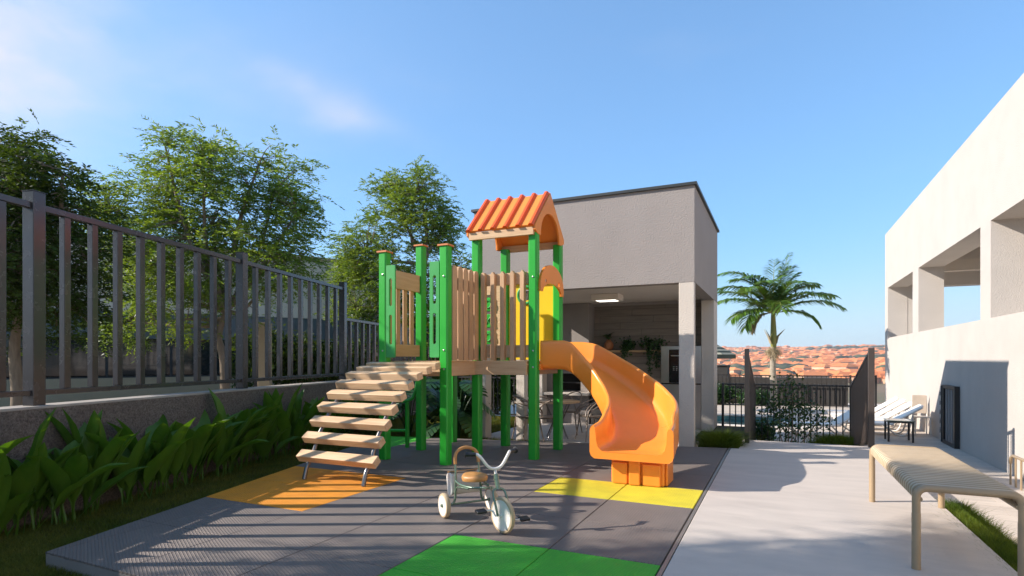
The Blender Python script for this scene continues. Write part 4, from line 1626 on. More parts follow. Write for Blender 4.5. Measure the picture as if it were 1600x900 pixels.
# basket roll behind the seat
bk = MB()
outl = rrect(-.045, .045, 0, .19, .042, 6)
bk.plate(outl, [], -.13, .13, Matrix.Translation((-.075, 0, .165)) @ Matrix.Rotation(R(-12), 4, 'Y') @ Matrix(((1, 0, 0, 0), (0, 0, -1, 0), (0, 1, 0, 0), (0, 0, 0, 1))))
bag = part('rear_bag', bk, M_CANVAS, TR, bev=.006, smooth=50)
for s in (-1, 1):
    ec = MB()
    ec.plate(rrect(-.048, .048, -.003, .193, .044, 6), [], -.004, .010, Matrix.Translation((-.075, s * .1345 + .003, .165)) @ Matrix.Rotation(R(-12), 4, 'Y') @ Matrix(((1, 0, 0, 0), (0, 0, -1, 0), (0, 1, 0, 0), (0, 0, 0, 1))))
    part('bag_end', ec, M_TRIWHITE, bag, bev=.004, smooth=50)
fl_ = MB().box(-.05, .052, -.128, .128, .196, .203, Matrix.Translation((-.075, 0, .165)) @ Matrix.Rotation(R(-12), 4, 'Y'))
part('bag_flap', fl_, M_TAN, bag, bev=.003)
# fork, head tube, bars
for s in (-1, 1):
    tpart('fork', spline([(fx, s * .045, .142), (fx - .01, s * .052, .20), (fx - .04, s * .056, .27), (fx - .07, s * .045, .32), (fx - .08, s * .0, .335)]), .0095, M_SAGE)
tpart('head_tube', [(fx - .078, 0, .325), (fx - .115, 0, .44)], .019, M_SAGE, 14)
tpart('headset_ring', [(fx - .104, 0, .402), (fx - .107, 0, .412)], .023, M_SAGE, 14)
tpart('stem', [(fx - .115, 0, .44), (fx - .127, 0, .478)], .012, M_TRIWHITE, 12)
hbk = [(.44, -.205, .60), (.47, -.15, .60), (.49, -.12, .575), (.502, -.06, .50), (.505, 0, .48), (.502, .06, .50), (.49, .12, .575), (.47, .15, .60), (.44, .205, .60)]
tpart('handlebar', spline(hbk, 7), .0125, M_TRIWHITE, 12)
for s in (-1, 1):
    gpp = tpart('grip', [(.468, s * .152, .60), (.43, s * .225, .60)], .017, M_GRIP, 14)
    part('grip_flange', MB().lathe([(.016, 0), (.028, .003), (.028, .009), (.016, .012)], (.432, s * .22, .60), Vector((-.038, s * .073, 0)), 16), M_GRIP, gpp, smooth=40)
    # cranks and pedals
    cx, cz = (.035, -.03) if s > 0 else (-.035, .03)
    cr = tpart('crank', [(fx, s * .03, .142), (fx, s * .062, .142), (fx + cx, s * .068, .142 + cz), (fx + cx * 1.3, s * .09, .142 + cz * 1.3), (fx + cx * 1.3, s * .15, .142 + cz * 1.3)], .007, M_TRIWHITE, 8)
    pd = MB().box(-.03, .03, -.042, .042, -.011, .011, Matrix.Translation((fx + cx * 1.3, s * .165, .142 + cz * 1.3)) @ Matrix.Rotation(R(10), 4, 'Y'))
    part('pedal', pd, M_GRIP, cr, bev=.007)

# ================================================================== BENCH
BN = site_thing('bench', 'long cream powder-coated metal bench with fine curved cross slats, right foreground', 'bench', 1.06, 5.4, 0)
x0, x1, y0, y1, zt = .80, 1.335, 4.42, 6.33, .525
rt = .024


def bend_frame(y):
    r_ = .06
    pts = [(x0, y, 0.001), (x0, y, zt - r_)]
    for i in range(1, 7):
        an = PI / 2 * i / 6
        pts.append((x0 + r_ - r_ * math.cos(an), y, zt - r_ + r_ * math.sin(an)))
    pts.append((x1 - r_, y, zt))
    for i in range(1, 7):
        an = PI / 2 * i / 6
        pts.append((x1 - r_ + r_ * math.sin(an), y, zt - r_ + r_ * math.cos(an)))
    pts.append((x1, y, 0.001))
    return pts


for y in (y0, y1):
    part('end_frame', MB().tube(bend_frame(y), rt, 14), M_BENCH, BN, smooth=60)
    for x in (x0, x1):
        part('foot_sleeve', MB().tube([(x, y, .001), (x, y, .36)], rt + .0015, 14), M_BENCH, BN, smooth=60)
for x in (x0 + .02, x1 - .02):
    part('side_rail', MB().tube([(x, y0, zt - .075), (x, y1, zt - .075)], .016, 10), M_BENCH, BN, smooth=60)
ns = 56
sl_me = None
for i in range(ns):
    y = y0 + .045 + (y1 - y0 - .09) * i / (ns - 1)
    if sl_me is None:
        r_ = .04
        pts = [(x0 - .004, 0, zt - .07), (x0 - .004, 0, zt - r_)]
        for k in range(1, 5):
            an = PI / 2 * k / 4
            pts.append((x0 - .004 + r_ - r_ * math.cos(an), 0, zt - r_ + r_ * math.sin(an) + .004))
        pts.append((x1 + .004 - r_, 0, zt + .004))
        for k in range(1, 5):
            an = PI / 2 * k / 4
            pts.append((x1 + .004 - r_ + r_ * math.sin(an), 0, zt - r_ + r_ * math.cos(an) + .004))
        pts.append((x1 + .004, 0, zt - .07))
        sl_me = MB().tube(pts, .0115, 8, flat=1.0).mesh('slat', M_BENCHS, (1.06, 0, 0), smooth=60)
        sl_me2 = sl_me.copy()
        sl_me2.materials[0] = M_BENCH_SHADE  # every other slat takes the darker tone, painted shading between rods
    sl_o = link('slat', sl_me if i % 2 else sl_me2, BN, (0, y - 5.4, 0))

# ================================================================== POOL FENCES AND GATES
def raked_panel(t, a, bA, bB_, zA, zB, zbA, zbB, nb, m_):
    """bar panel along b whose top falls from zA to zB while it steps down the stairs"""
    for i in range(nb):
        q = (i + .5) / nb
        b = bA + (bB_ - bA) * q
        zt_ = zA + (zB - zA) * q
        zb = zbA + (zbB - zbA) * q
        part('bar', MB().box(a - .0125, a + .0125, b - .0125, b + .0125, zb + .03, zt_ - .02), m_, t)
    for (q0, q1) in (((zA), (zB)), ((zbA + .06), (zbB + .06))):
        mb = MB()
        w_ = .02
        mb.add([(a - w_, bA, q0 - .04), (a + w_, bA, q0 - .04), (a + w_, bA, q0), (a - w_, bA, q0), (a - w_, bB_, q1 - .04), (a + w_, bB_, q1 - .04), (a + w_, bB_, q1), (a - w_, bB_, q1)],
               [(0, 1, 2, 3)[::-1], (4, 5, 6, 7)[::-1][::-1], (0, 1, 5, 4), (1, 2, 6, 5), (2, 3, 7, 6), (3, 0, 4, 7)])
        part('rail', mb, m_, t)


RL = site_thing('stair_fence', 'left raked dark bar fence going down the pool steps, nearest the pavilion', 'fence', -.46, 9.95, 0)
part('post', MB().box(-.50, -.43, 9.88, 9.95, .001, 1.515), M_BLACKFENCE, RL, bev=.004)
raked_panel(RL, -.465, 9.952, 12.86, 1.49, .84, .02, -.40, 26, M_BLACKFENCE)
RR = site_thing('stair_fence', 'right raked dark brown bar fence going down the pool steps, beside the bench', 'fence', 1.29, 10.3, 0)
part('post', MB().box(1.24, 1.32, 10.18, 10.26, .001, 1.52), M_BROWNFENCE, RR, bev=.004)
raked_panel(RR, 1.28, 10.262, 12.86, 1.50, .84, .02, -.40, 24, M_BROWNFENCE)

XF = site_thing('pool_gate_fence', 'black bar fence across the foot of the pool steps, behind the leafy shrub', 'fence', .2, 12.9, -.45)
for a in (-1.08, -.46, 1.28):
    part('post', MB().box(a - .025, a + .025, 12.875, 12.925, -.449, .84), M_BLACKFENCE, XF)
for (a0, a1) in ((-1.052, -.488), (-.432, 1.252)):
    for z in (.80, -.40):
        part('rail', MB().box(a0, a1, 12.885, 12.915, z, z + .035), M_BLACKFENCE, XF)
    n = int(round((a1 - a0) / .112))
    me = MB().box(-.011, .011, -.011, .011, -.364, .799).mesh('bar', M_BLACKFENCE)
    for i in range(1, n):
        link('bar', me, XF, (a0 + (a1 - a0) * i / n - .2, 0, .45))

FF = site_thing('far_pool_fence', 'long black bar fence along the far side of the pool', 'fence', -1, 24.4, -.45)
me = MB().box(-.012, .012, -.012, .012, -.36, .69).mesh('bar', M_BLACKFENCE)
for a in (-6, -3.9, -1.8, .3, 2.4, 3.2):
    part('post', MB().box(a - .03, a + .03, 24.37, 24.43, -.449, .76), M_BLACKFENCE, FF)
for z in (.69, -.40):
    part('rail', MB().box(-6, 3.17, 24.38, 24.42, z, z + .04), M_BLACKFENCE, FF)
a = -5.9
while a < 3.15:
    link('bar', me, FF, (a + 1, 0, .45))
    a += .16
DW = site_thing('dark_boundary_wall', 'low charcoal boundary wall behind the far pool fence', 'wall', -2, 24.9, -.45)
part('wall_body', MB().box(-8, 2.36, 24.8, 25.0, -1.5, .62), M_CHARCOAL, DW)
PH = site_thing('pump_house', 'small charcoal box hut beyond the pool, between pavilion and palm', 'hut', -3, 25.6, -.45)
part('body', MB().box(-4.2, -1.92, 25.02, 26.2, -1.5, 1.06), M_CHARCOAL, PH)
part('lid', MB().box(-4.24, -1.88, 24.98, 26.24, 1.0605, 1.10), M_CHARCOAL, PH)

# ================================================================== LOUNGERS, SIDE TABLE, PARASOL
def make_lounger():
    t = thing('sun_lounger', 'x', 'lounger', (0, 0, 0), 0)
    # local: x along, head at +x
    seat_pts = [(-.95, .30), (-.5, .31), (0, .30), (.25, .30)]
    for s in (-1, 1):
        part('side_rail', MB().tube(spline([(-.98, s * .32, .29), (-.5, s * .33, .30), (.0, s * .33, .29), (.30, s * .33, .30)]), .022, 8), M_WHITEP, t, smooth=60)
        part('back_rail', MB().tube([(.25, s * .32, .31), (.92, s * .32, .76)], .02, 8), M_WHITEP, t, smooth=60)
        part('curved_leg', MB().tube(spline([(-.92, s * .30, .28), (-.70, s * .30, .10), (-.52, s * .30, .015), (-.34, s * .30, .10), (-.12, s * .30, .28)]), .02, 8), M_WHITEP, t, smooth=60)
        part('curved_leg', MB().tube(spline([(.10, s * .30, .28), (.28, s * .30, .10), (.44, s * .30, .015), (.60, s * .30, .10), (.72, s * .30, .58)]), .02, 8), M_WHITEP, t, smooth=60)
    sb = part('seat_panel', MB().box(-.96, .24, -.30, .30, .305, .325), M_WHITEP, t, bev=.006)
    bm = Matrix.Translation((.25, 0, .315)) @ Matrix.Rotation(-math.atan2(.45, .67), 4, 'Y')
    part('back_panel', MB().prism(rrect(0, .86, -.30, .30, .09), 0, .022, bm), M_WHITEP, t, bev=.005)
    return t


lg = make_lounger()
GL = 'white sun loungers on the pool deck'
lspots = [(2.15, 16.05, TH, 'white sun lounger nearest the steps, just behind the small dark table'),
          (2.15, 17.05, TH, 'second white sun lounger in the row by the white wall, behind the nearest one'),
          (2.15, 18.05, TH, 'third white sun lounger of the row by the white wall'),
          (2.15, 19.05, TH, 'farthest white sun lounger of the row by the white wall'),
          (.95, 15.2, TH + R(14), 'white sun lounger standing behind the cross fence, between shrub and brown fence')]
for i, (a, b, rz, lab) in enumerate(lspots):
    c = lg if i == 0 else copy_tree(lg)
    c.location = W(a, b, -.444)
    c.scale = (.9, .9, .9)
    c.rotation_euler = (0, 0, rz)
    c['label'] = lab
    c['group'] = GL

STB = site_thing('side_table', 'small square side table with black legs and glass top, beside the nearest lounger', 'side table', 2.38, 14.9, -.445)
part('table_top', MB().box(2.13, 2.63, 14.65, 15.15, .0, .022), mat('smoked_glass', (.08, .16, .14), rough=.08, spec=.9), STB, bev=.004)
for (a, b) in ((2.16, 14.68), (2.60, 14.68), (2.60, 15.12), (2.16, 15.12)):
    part('leg', MB().box(a - .018, a + .018, b - .018, b + .018, -.443, -.0005), M_BLACKFENCE, STB)
part('apron', MB().plate(rect(2.145, 2.615, 14.665, 15.135), [rect(2.178, 2.582, 14.698, 15.102)], -.03, -.001, Matrix()), M_BLACKFENCE, STB)
FC = site_thing('folding_chair', 'white framed chair with taupe fabric back leaning by the white wall', 'chair', 3.0, 16.75, -.445)
part('fabric_back', MB().box(2.92, 3.20, 16.55, 16.57, .05, .48, Matrix()), mat('taupe_fabric', (.5, .44, .38), rough=.9), FC)
part('fabric_seat', MB().box(2.92, 3.20, 16.2, 16.55, -.03, -.012), M_WHITEP, FC)
for a in (2.91, 3.21):
    part('frame_side', MB().tube([(a, 16.18, -.44), (a, 16.20, -.02), (a, 16.56, -.02), (a, 16.58, .50), (a, 16.56, -.02), (a, 16.6, -.44)], .014, 8), M_WHITEP, FC, smooth=60)

UM = site_thing('parasol', 'dark and cream striped pool parasol half hidden behind the pavilion column', 'parasol', -2.5, 20.4, -.45)
part('pole', MB().tube([(-2.5, 20.4, -.45), (-2.5, 20.4, 2.1)], .03, 10), M_CHAIR, UM, smooth=60)
nr = 11
for i in range(nr):
    q0, q1 = i / nr, (i + 1) / nr
    r0, r1 = .05 + 1.15 * q0, .05 + 1.15 * q1
    z0_, z1_ = 2.12 - .62 * q0 ** 1.1, 2.12 - .62 * q1 ** 1.1
    part('canopy_band', MB().lathe([(r0, z0_), (r1, z1_), (r1 - .004, z1_ - .02), (r0, z0_ - .02)], (-2.5, 20.4, 0), n=8), M_THATCH if i % 2 else M_THATCHL, UM)
part('valance', MB().lathe([(1.2, 1.50), (1.205, 1.36), (1.195, 1.36), (1.19, 1.50)], (-2.5, 20.4, 0), n=8), M_THATCH, UM)

# ================================================================== PALM
PX, PY = 9.17, 20.0
PM = thing('palm_tree', 'young feather palm with green crownshaft beyond the pool', 'palm', (PX, PY, -.45))
tr = spline([(0, 0, 0), (.02, 0, .7), (-.01, 0, 1.35), (0, 0, 1.95), (.01, 0, 2.35)], 10)
radii = [.125 - .045 * i / (len(tr) - 1) + (.006 if i % 3 == 0 else 0) for i in range(len(tr))]
part('trunk', MB().tube(tr, radii, 14), M_PALMTR, PM, smooth=60)
part('crownshaft', MB().tube([(.01, 0, 2.2), (.015, 0, 2.45), (.01, 0, 2.9), (0, 0, 3.4), (0, 0, 3.62)], [.09, .115, .095, .07, .04], 14), M_PALMST, PM, smooth=60)
for k, (an, tl) in enumerate(((200, .35), (20, .5), (320, .4), (150, .3))):
    d = Vector((math.cos(R(an)), math.sin(R(an)), 0))
    s = MB().tube([Vector((.01, 0, 2.35)) + d * .10, Vector((0, 0, 2.6)) + d * .17, Vector((0, 0, 2.85)) + d * tl], [.045, .04, .004], 8, flat=.4)
    part('dry_sheath', s, M_PALMDRY, PM, smooth=60)
g_ = np.random.default_rng(21)
nF = 900
pos = np.stack([g_.normal(size=nF) * .09, g_.normal(size=nF) * .09, 2.25 - np.abs(g_.normal(size=nF)) * .16], 1)
dirs = np.stack([g_.normal(size=nF) * .9, g_.normal(size=nF) * .9, -np.abs(g_.normal(size=nF)) - .6], 1)
foliage('hanging_fibres', [leaflet_arrays(pos, dirs, g_.uniform(.15, .38, nF), g_.uniform(.008, .014, nF), g_)], M_PALMDRY, PM, kind='stuff')


def frond(name, az, el, L_, drop, seed, material=M_PALM, lw=1.0, lmax=.70):
    """feather frond: rachis curve and two rows of leaflets"""
    g = np.random.default_rng(seed)
    d = Vector((math.cos(az), math.sin(az), 0))
    n = 22
    pts, tans = [], []
    p = Vector((0, 0, 3.42)) + d * .04
    e = el + .1
    for i in range(n + 1):
        pts.append(p.copy())
        t = d * math.cos(e) + Vector((0, 0, math.sin(e)))
        tans.append(t.copy())
        p = p + t * (L_ / n)
        e -= .95 * drop / n * (.3 + 1.4 * i / n)
    r_ = part('frond', MB().tube(pts, [.022 * (1 - .85 * i / n) for i in range(n + 1)], 6), M_PALMST if material is M_PALM else material, PM, smooth=60)
    m_ = 48
    P0, D0, LL = [], [], []
    for s in (-1, 1):
        for k in range(m_):
            q = .13 + .87 * k / m_
            i = min(int(q * n), n - 1)
            f_ = q * n - i
            pp = pts[i].lerp(pts[i + 1], f_)
            t = tans[i]
            side = t.cross(Vector((0, 0, 1)))
            if side.length < .1:
                side = Vector((d.y, -d.x, 0))
            side.normalize()
            upv = side.cross(t).normalized()
            w_ = side * s * 1.0 + t * (.55 + .6 * q) + upv * (.30 - .35 * q) + Vector(g.normal(size=3)) * .07
            P0.append(pp)
            D0.append(w_)
            LL.append(lmax * lw * (math.sin(PI * (.12 + .83 * q)) ** .6) * g.uniform(.88, 1.08))
    # each leaflet is two bent segments
    V_, F_ = [], []
    for pp, w_, ll in zip(P0, D0, LL):
        w_ = w_.normalized()
        sd = w_.cross(Vector((0, 0, 1)))
        sd = sd.normalized() if sd.length > .05 else Vector((1, 0, 0))
        sd = (sd + Vector(g.normal(size=3)) * .3).normalized() * .027
        m1 = pp + w_ * ll * .5 + Vector((0, 0, -.03 * ll))
        tp = pp + w_ * ll * .95 + Vector((0, 0, -.30 * ll))
        o_ = len(V_)
        V_ += [pp - sd * .4, pp + sd * .4, m1 + sd, m1 - sd, tp + sd * .06, tp - sd * .06]
        F_ += [(o_, o_ + 1, o_ + 2, o_ + 3), (o_ + 3, o_ + 2, o_ + 4, o_ + 5)]
    me = arr_mesh('leaflets', np.array([tuple(v) for v in V_]), np.array(F_), material)
    lo = link('leaflets', me, r_)
    lo['kind'] = 'stuff'


# azimuths in world: 0 = +X (screen right), 180 = screen left, 90 = away, 270 = towards the viewer
FR = [(178, 64, 2.5, 1.7), (162, 36, 2.1, 1.0), (192, 22, 2.2, 1.0), (215, 45, 2.0, 1.5), (235, 60, 1.8, 1.6), (18, 48, 2.2, 1.35), (4, 30, 2.4, 1.1),
      (338, 20, 2.2, 1.2), (312, 40, 1.9, 1.7), (288, 62, 1.7, 1.6), (62, 76, 2.1, .5), (28, 66, 2.0, .6), (110, 52, 2.0, 1.6), (85, 30, 1.9, 1.4), (140, 66, 2.1, 1.6),
      (255, 30, 1.7, 2.0), (350, 60, 1.9, 1.7), (205, 72, 2.0, 1.9), (200, 5, 1.9, 1.1), (330, 2, 1.5, 1.3), (150, 50, 2.2, 1.5)]
for i, (az, el, L_, dr) in enumerate(FR):
    frond('frond', R(az), R(el), L_, dr, 50 + i)
frond('frond', R(35), R(68), 2.5, .5, 88, M_PALM, .6)
frond('frond', R(20), R(56), 1.9, .5, 89, M_PALM, .6)
frond('frond', R(208), R(8), 1.75, 2.0, 90, M_PALM, .9)
frond('frond', R(196), R(-8), 1.25, 2.2, 91, M_PALMDRY, .45)

# ================================================================== TREES
def make_tree(name, label, base, trunk_keys, blobs, n_clump, per_clump, seed, material, leaf=(.06, .11), lw=.024, limb_r=.06, cat='tree', nspray=9, group=None, spread=.30, flat=.45, trunk_r=.09):
    """trunk > limbs reach into every clump; the crown is many small leaflets on sprays.
    blobs: (x, y, z, rx, ry, rz, weight) relative to base"""
    g = np.random.default_rng(seed)
    t = thing(name, label, cat, base, 0, group)
    keys = [Vector(k) for k in trunk_keys]
    tp = spline(keys, 5)
    part('trunk', MB().tube(tp, [trunk_r * (1 - .55 * i / (len(tp) - 1)) for i in range(len(tp))], 12), M_BARK, t, smooth=60)
    wts = np.array([b_[6] for b_ in blobs], float)
    wts /= wts.sum()
    cl = []
    tries = 0
    while len(cl) < n_clump and tries < n_clump * 40:
        tries += 1
        b_ = blobs[g.choice(len(blobs), p=wts)]
        v = g.normal(size=3)
        v /= np.linalg.norm(v)
        rr = g.random() ** (1 / 2.2)
        c = np.array([b_[0] + v[0] * b_[3] * rr, b_[1] + v[1] * b_[4] * rr, b_[2] + v[2] * b_[5] * rr])
        if any(np.linalg.norm((c - q) * (1, 1, 1.5)) < spread * .55 for q in cl[-60:]):
            continue
        cl.append(c)
    # limbs: connect trunk top to blob centres, then twigs to clumps
    limb = MB()
    top = tp[-1]
    nodes = [np.array(p) for p in tp[int(len(tp) * .55):]]
    for b_ in blobs:
        c = Vector(b_[:3])
        st0 = min(tp[int(len(tp) * .45):], key=lambda p: (p - c).length + abs(p.z - c.z) * .3)
        mid = st0.lerp(c, .5) + Vector((g.normal() * .12, g.normal() * .12, -.10 + g.normal() * .1))
        q0 = spline([st0, mid, c], 6)
        l0 = (c - st0).length
        limb.tube(q0, [max(.012, limb_r * (1 - .72 * i / (len(q0) - 1))) for i in range(len(q0))], 8)
        nodes += [np.array(p) for p in q0[3:]]
    NA = np.array(nodes)
    for c in cl:
        dd = np.linalg.norm(NA - c, axis=1)
        j = int(np.argmin(dd))
        if dd[j] < .12:
            continue
        a_, b2 = Vector(NA[j]), Vector(c)
        mid = a_.lerp(b2, .5) + Vector((0, 0, .07 * dd[j]))
        q0 = spline([a_, mid, b2], 3)
        limb.tube(q0, [max(.004, .013 * (1 - .7 * i / (len(q0) - 1))) for i in range(len(q0))], 5, caps=False)
    lo_ = part('limbs', limb, M_BARK, t, smooth=60)
    # sprays of leaflets
    C_ = np.array(cl)
    n1 = len(C_) * nspray
    cc = np.repeat(C_, nspray, axis=0)
    ctr = np.average([b_[:3] for b_ in blobs], axis=0, weights=wts)
    outw = cc - ctr
    outw /= np.linalg.norm(outw, axis=1, keepdims=True) + 1e-6
    sd = g.normal(size=(n1, 3)) + outw * .7
    sd[:, 2] *= flat
    sd /= np.linalg.norm(sd, axis=1, keepdims=True)
    so = cc + g.normal(size=(n1, 3)) * (spread * .42, spread * .42, spread * .26)
    slen = g.uniform(.16, .36, n1)
    k = per_clump
    q = np.tile(np.linspace(.05, 1, k), n1)
    S0 = np.repeat(so, k, axis=0)
    SD = np.repeat(sd, k, axis=0)
    SL = np.repeat(slen, k)
    pos = S0 + SD * (SL * q)[:, None]
    pos[:, 2] -= (q ** 2) * SL * .35
    sidev = np.cross(SD, np.tile([0, 0, 1.0], (len(SD), 1)))
    sidev /= np.linalg.norm(sidev, axis=1, keepdims=True) + 1e-6
    sg = np.tile(np.where(np.arange(k) % 2 == 0, 1.0, -1.0), n1)
    dirs = SD * .75 + sidev * sg[:, None] * .8 + g.normal(size=pos.shape) * .22
    dirs[:, 2] -= .15
    o = foliage('crown', [leaflet_arrays(pos, dirs, g.uniform(leaf[0], leaf[1], len(pos)), np.full(len(pos), lw) * g.uniform(.8, 1.2, len(pos)), g)], material, t, kind='stuff')
    return t


def blobs_from(view_blobs, Y, base, depth=1.0):
    """crown lobes measured off the photograph at distance Y, turned into metres around the base"""
    s = Y / 890.0
    out = []
    for i, b_ in enumerate(view_blobs):
        u, v, rx, rz = b_[:4]
        w_ = b_[4] if len(b_) > 4 else rx * rz
        dy = b_[5] if len(b_) > 5 else ((-1) ** i) * .25 * depth
        out.append(((u - 800) * s - base[0], Y + dy - base[1], EYE + (561 - v) * s - base[2], rx * s, max(.5, depth * .5 * (rx + rz) * s), rz * s, w_))
    return out


GT = 'feathery trees along the street behind the fence'
bB_ = (-5.72, 11.3, -.1)
make_tree('street_tree', 'broad light green feathery tree behind the middle of the street fence', bB_,
          [(0, 0, 0), (.03, 0, .8), (.0, 0, 1.45), (-.10, 0, 1.9), (.05, 0, 2.4)],
          blobs_from([(255, 300, 88, 68), (330, 265, 90, 55), (420, 295, 80, 62), (270, 235, 50, 22, 700), (400, 240, 55, 22, 700), (470, 340, 34, 60), (320, 350, 150, 70), (440, 400, 72, 68),
                      (220, 400, 62, 95), (300, 430, 90, 75), (400, 450, 95, 45, 1500), (180, 340, 42, 60), (190, 500, 55, 45, 1600), (300, 500, 50, 40, 800)], 11.3, bB_), 640, 12, 101, M_LEAF_TREE, group=GT, trunk_r=.11)
bA_ = (-6.9, 7.9, -.1)
make_tree('street_tree', 'dark dense tree at the left edge behind the nearest fence panel', bA_,
          [(0, 0, 0), (.05, 0, .9), (.0, 0, 1.6), (.1, 0, 2.3)],
          blobs_from([(0, 300, 95, 90), (70, 320, 60, 72), (10, 220, 40, 30, 900), (20, 420, 120, 95), (110, 400, 55, 85), (120, 280, 45, 28, 500), (90, 480, 60, 70, 1900), (-80, 380, 110, 150), (20, 480, 90, 70, 1300)], 7.9, bA_), 640, 12, 102, M_LEAF_DARK, group=GT, leaf=(.045, .085), trunk_r=.1)
bC_ = (-2.75, 17.0, .0)
make_tree('street_tree', 'tall narrow feathery tree behind the climbing ramp posts', bC_,
          [(0, 0, 0), (.03, 0, 1.2), (.0, 0, 2.2), (.08, 0, 3.2), (.15, 0, 4.2)],
          blobs_from([(615, 285, 45, 32, 1400), (655, 300, 42, 38), (640, 345, 80, 50), (575, 395, 48, 55), (690, 360, 38, 55), (610, 430, 80, 48), (548, 430, 32, 40), (560, 480, 45, 40), (650, 500, 80, 60), (712, 425, 24, 32, 900), (700, 480, 40, 50)], 17.0, bC_), 640, 12, 103, M_LEAF_TREE, leaf=(.07, .125), lw=.03, group=GT, spread=.4, trunk_r=.12)
bD_ = (-6.3, 24.0, .0)
make_tree('background_tree', 'dark bushy tree filling the gap behind the lower fence run', bD_,
          [(0, 0, 0), (.0, 0, 1.2), (.0, 0, 2.2)],
          blobs_from([(520, 470, 70, 48), (590, 500, 80, 60), (450, 500, 60, 50), (520, 530, 100, 50), (670, 540, 60, 60)], 24, bD_), 260, 9, 104, M_LEAF_DARK, leaf=(.11, .19), lw=.05, spread=.6, trunk_r=.14)
bE_ = (-8.6, 3.2, .3)
make_tree('street_tree', 'spreading tree beyond the left edge that dapples the rubber floor', bE_,
          [(0, 0, 0), (.05, 0, 1.2), (.0, 0, 2.4), (.1, 0, 3.6)],
          [(0, 0, 4.2, 1.3, .75, 1.0, 3), (.9, .1, 5.4, 1.2, .65, .9, 3), (-.9, 0, 5.6, 1.2, .7, .9, 2), (-.2, .15, 6.6, 1.1, .6, .6, 2), (.5, -.6, 4.9, 1.0, .7, .9, 2), (-.6, .85, 6.9, .6, .3, .3, .3)],
          430, 10, 105, M_LEAF_TREE, group=GT, leaf=(.06, .1), lw=.024, trunk_r=.12)

# far bushes behind the street fence
def bush(name, label, base, blobs, n, seed, material, leaf, lw, cat='bush', kind=None, nspray=7, spread=.2):
    g = np.random.default_rng(seed)
    t = thing(name, label, cat, base)
    wts = np.array([b_[6] if len(b_) > 6 else b_[3] * b_[5] for b_ in blobs], float)
    wts /= wts.sum()
    idx = g.choice(len(blobs), n, p=wts)
    B_ = np.array([b_[:6] for b_ in blobs])[idx]
    v = g.normal(size=(n, 3))
    v /= np.linalg.norm(v, axis=1, keepdims=True)
    c = B_[:, :3] + v * B_[:, 3:6] * (g.random((n, 1)) ** .4)
    c[:, 2] = np.maximum(c[:, 2], .02)
    pos = np.repeat(c, nspray, axis=0) + g.normal(size=(n * nspray, 3)) * lw * 1.5
    d = rand_dirs(len(pos), .2, g)
    st = MB()
    for i in range(7):
        b_ = blobs[i % len(blobs)]
        st.tube(spline([(g.normal() * .03, g.normal() * .03, 0), (b_[0] * .4 + g.normal() * .05, b_[1] * .4 + g.normal() * .05, b_[2] * .55), (b_[0] + g.normal() * b_[3] * .3, b_[1] + g.normal() * b_[4] * .3, b_[2] + b_[5] * .5)], 4), [.014, .012, .011, .01, .009, .008, .006, .005, .004], 6)
    part('stems', st, M_BARK, t, smooth=60)
    foliage('leaves', [leaflet_arrays(pos, d, g.uniform(leaf * .7, leaf * 1.2, len(pos)), g.uniform(lw * .8, lw * 1.2, len(pos)), g)], material, t, kind='stuff')
    return t


bush('hedge', 'dark hedge growing behind the middle fence panel, across the street', (-6.4, 14.6, .3), [(0, 0, 1.0, .9, .5, .9), (1.1, .2, .9, .9, .5, .8), (2.1, .3, .8, .9, .5, .8)], 1700, 31, M_LEAF_DARK, .13, .05)
bush('shrub', 'open leafy shrub with thin stems in front of the black pool fence', tuple(W(.18, 11.9, -.45)),
     [(0, 0, .95, .42, .3, .45), (-.3, 0, .7, .28, .25, .3), (.38, 0, .7, .32, .25, .32), (0, 0, 1.35, .28, .2, .22, .03), (.1, 0, .45, .5, .2, .28, .04), (.62, 0, .72, .14, .1, .16, .015), (-.05, 0, .35, .3, .2, .25, .02)], 520, 32, M_LEAF_BUSH, .055, .042, nspray=3)
bush('clipped_bush', 'small rounded green bush behind the black pool fence, near the pool', tuple(W(-.35, 13.6, -.45)), [(0, 0, .2, .28, .2, .2)], 330, 33, M_LEAF_BUSH, .07, .03)
bush('hedge_row', 'low green hedge in front of the charcoal boundary wall beyond the pool', tuple(W(-2.2, 23.9, -.45)), [(-1.2, .5, .35, .8, .25, .35), (0, 0, .4, .8, .25, .38), (1.2, -.5, .3, .7, .25, .3)], 1100, 34, M_LEAF_BUSH, .11, .05)
bush('hedge', 'tall dark green hedge behind the garden bar fence', tuple(W(-7.0, 13.9, -.125)), [(-1.5, .6, .8, .9, .4, .8), (0, 0, .85, .9, .4, .8), (1.4, -.6, .8, .8, .4, .75)], 2600, 35, M_LEAF_DARK, .12, .045)

# monstera-like clump under the tower
def split_leaf(L_, w_):
    """broad leaf with cut lobes on both sides"""
    mb = MB()
    n = 7
    vs, fs = [], []

    def bend(x, y):
        return (x, y, -.35 * (y / L_) ** 2 * L_ - .25 * abs(x) ** 1.3)
    for s in (-1, 1):
        for i in range(n):
            q0, q1 = i / n, (i + .80) / n
            y0, y1 = L_ * q0, L_ * q1
            w0 = w_ * .5 * math.sin(PI * min(1, .15 + q0 * .86)) ** .6
            o_ = len(vs)
            vs += [bend(0, y0), bend(0, L_ * (i + 1) / n), bend(s * w0 * .30, y1 + .04 * L_), bend(s * w0, y1 + .10 * L_), bend(s * w0 * .98, y0 + .10 * L_)]
            q = (o_, o_ + 1, o_ + 2, o_ + 3, o_ + 4)
            fs.append(q if s < 0 else q[::-1])
    mb.add(vs, fs)
    return mb


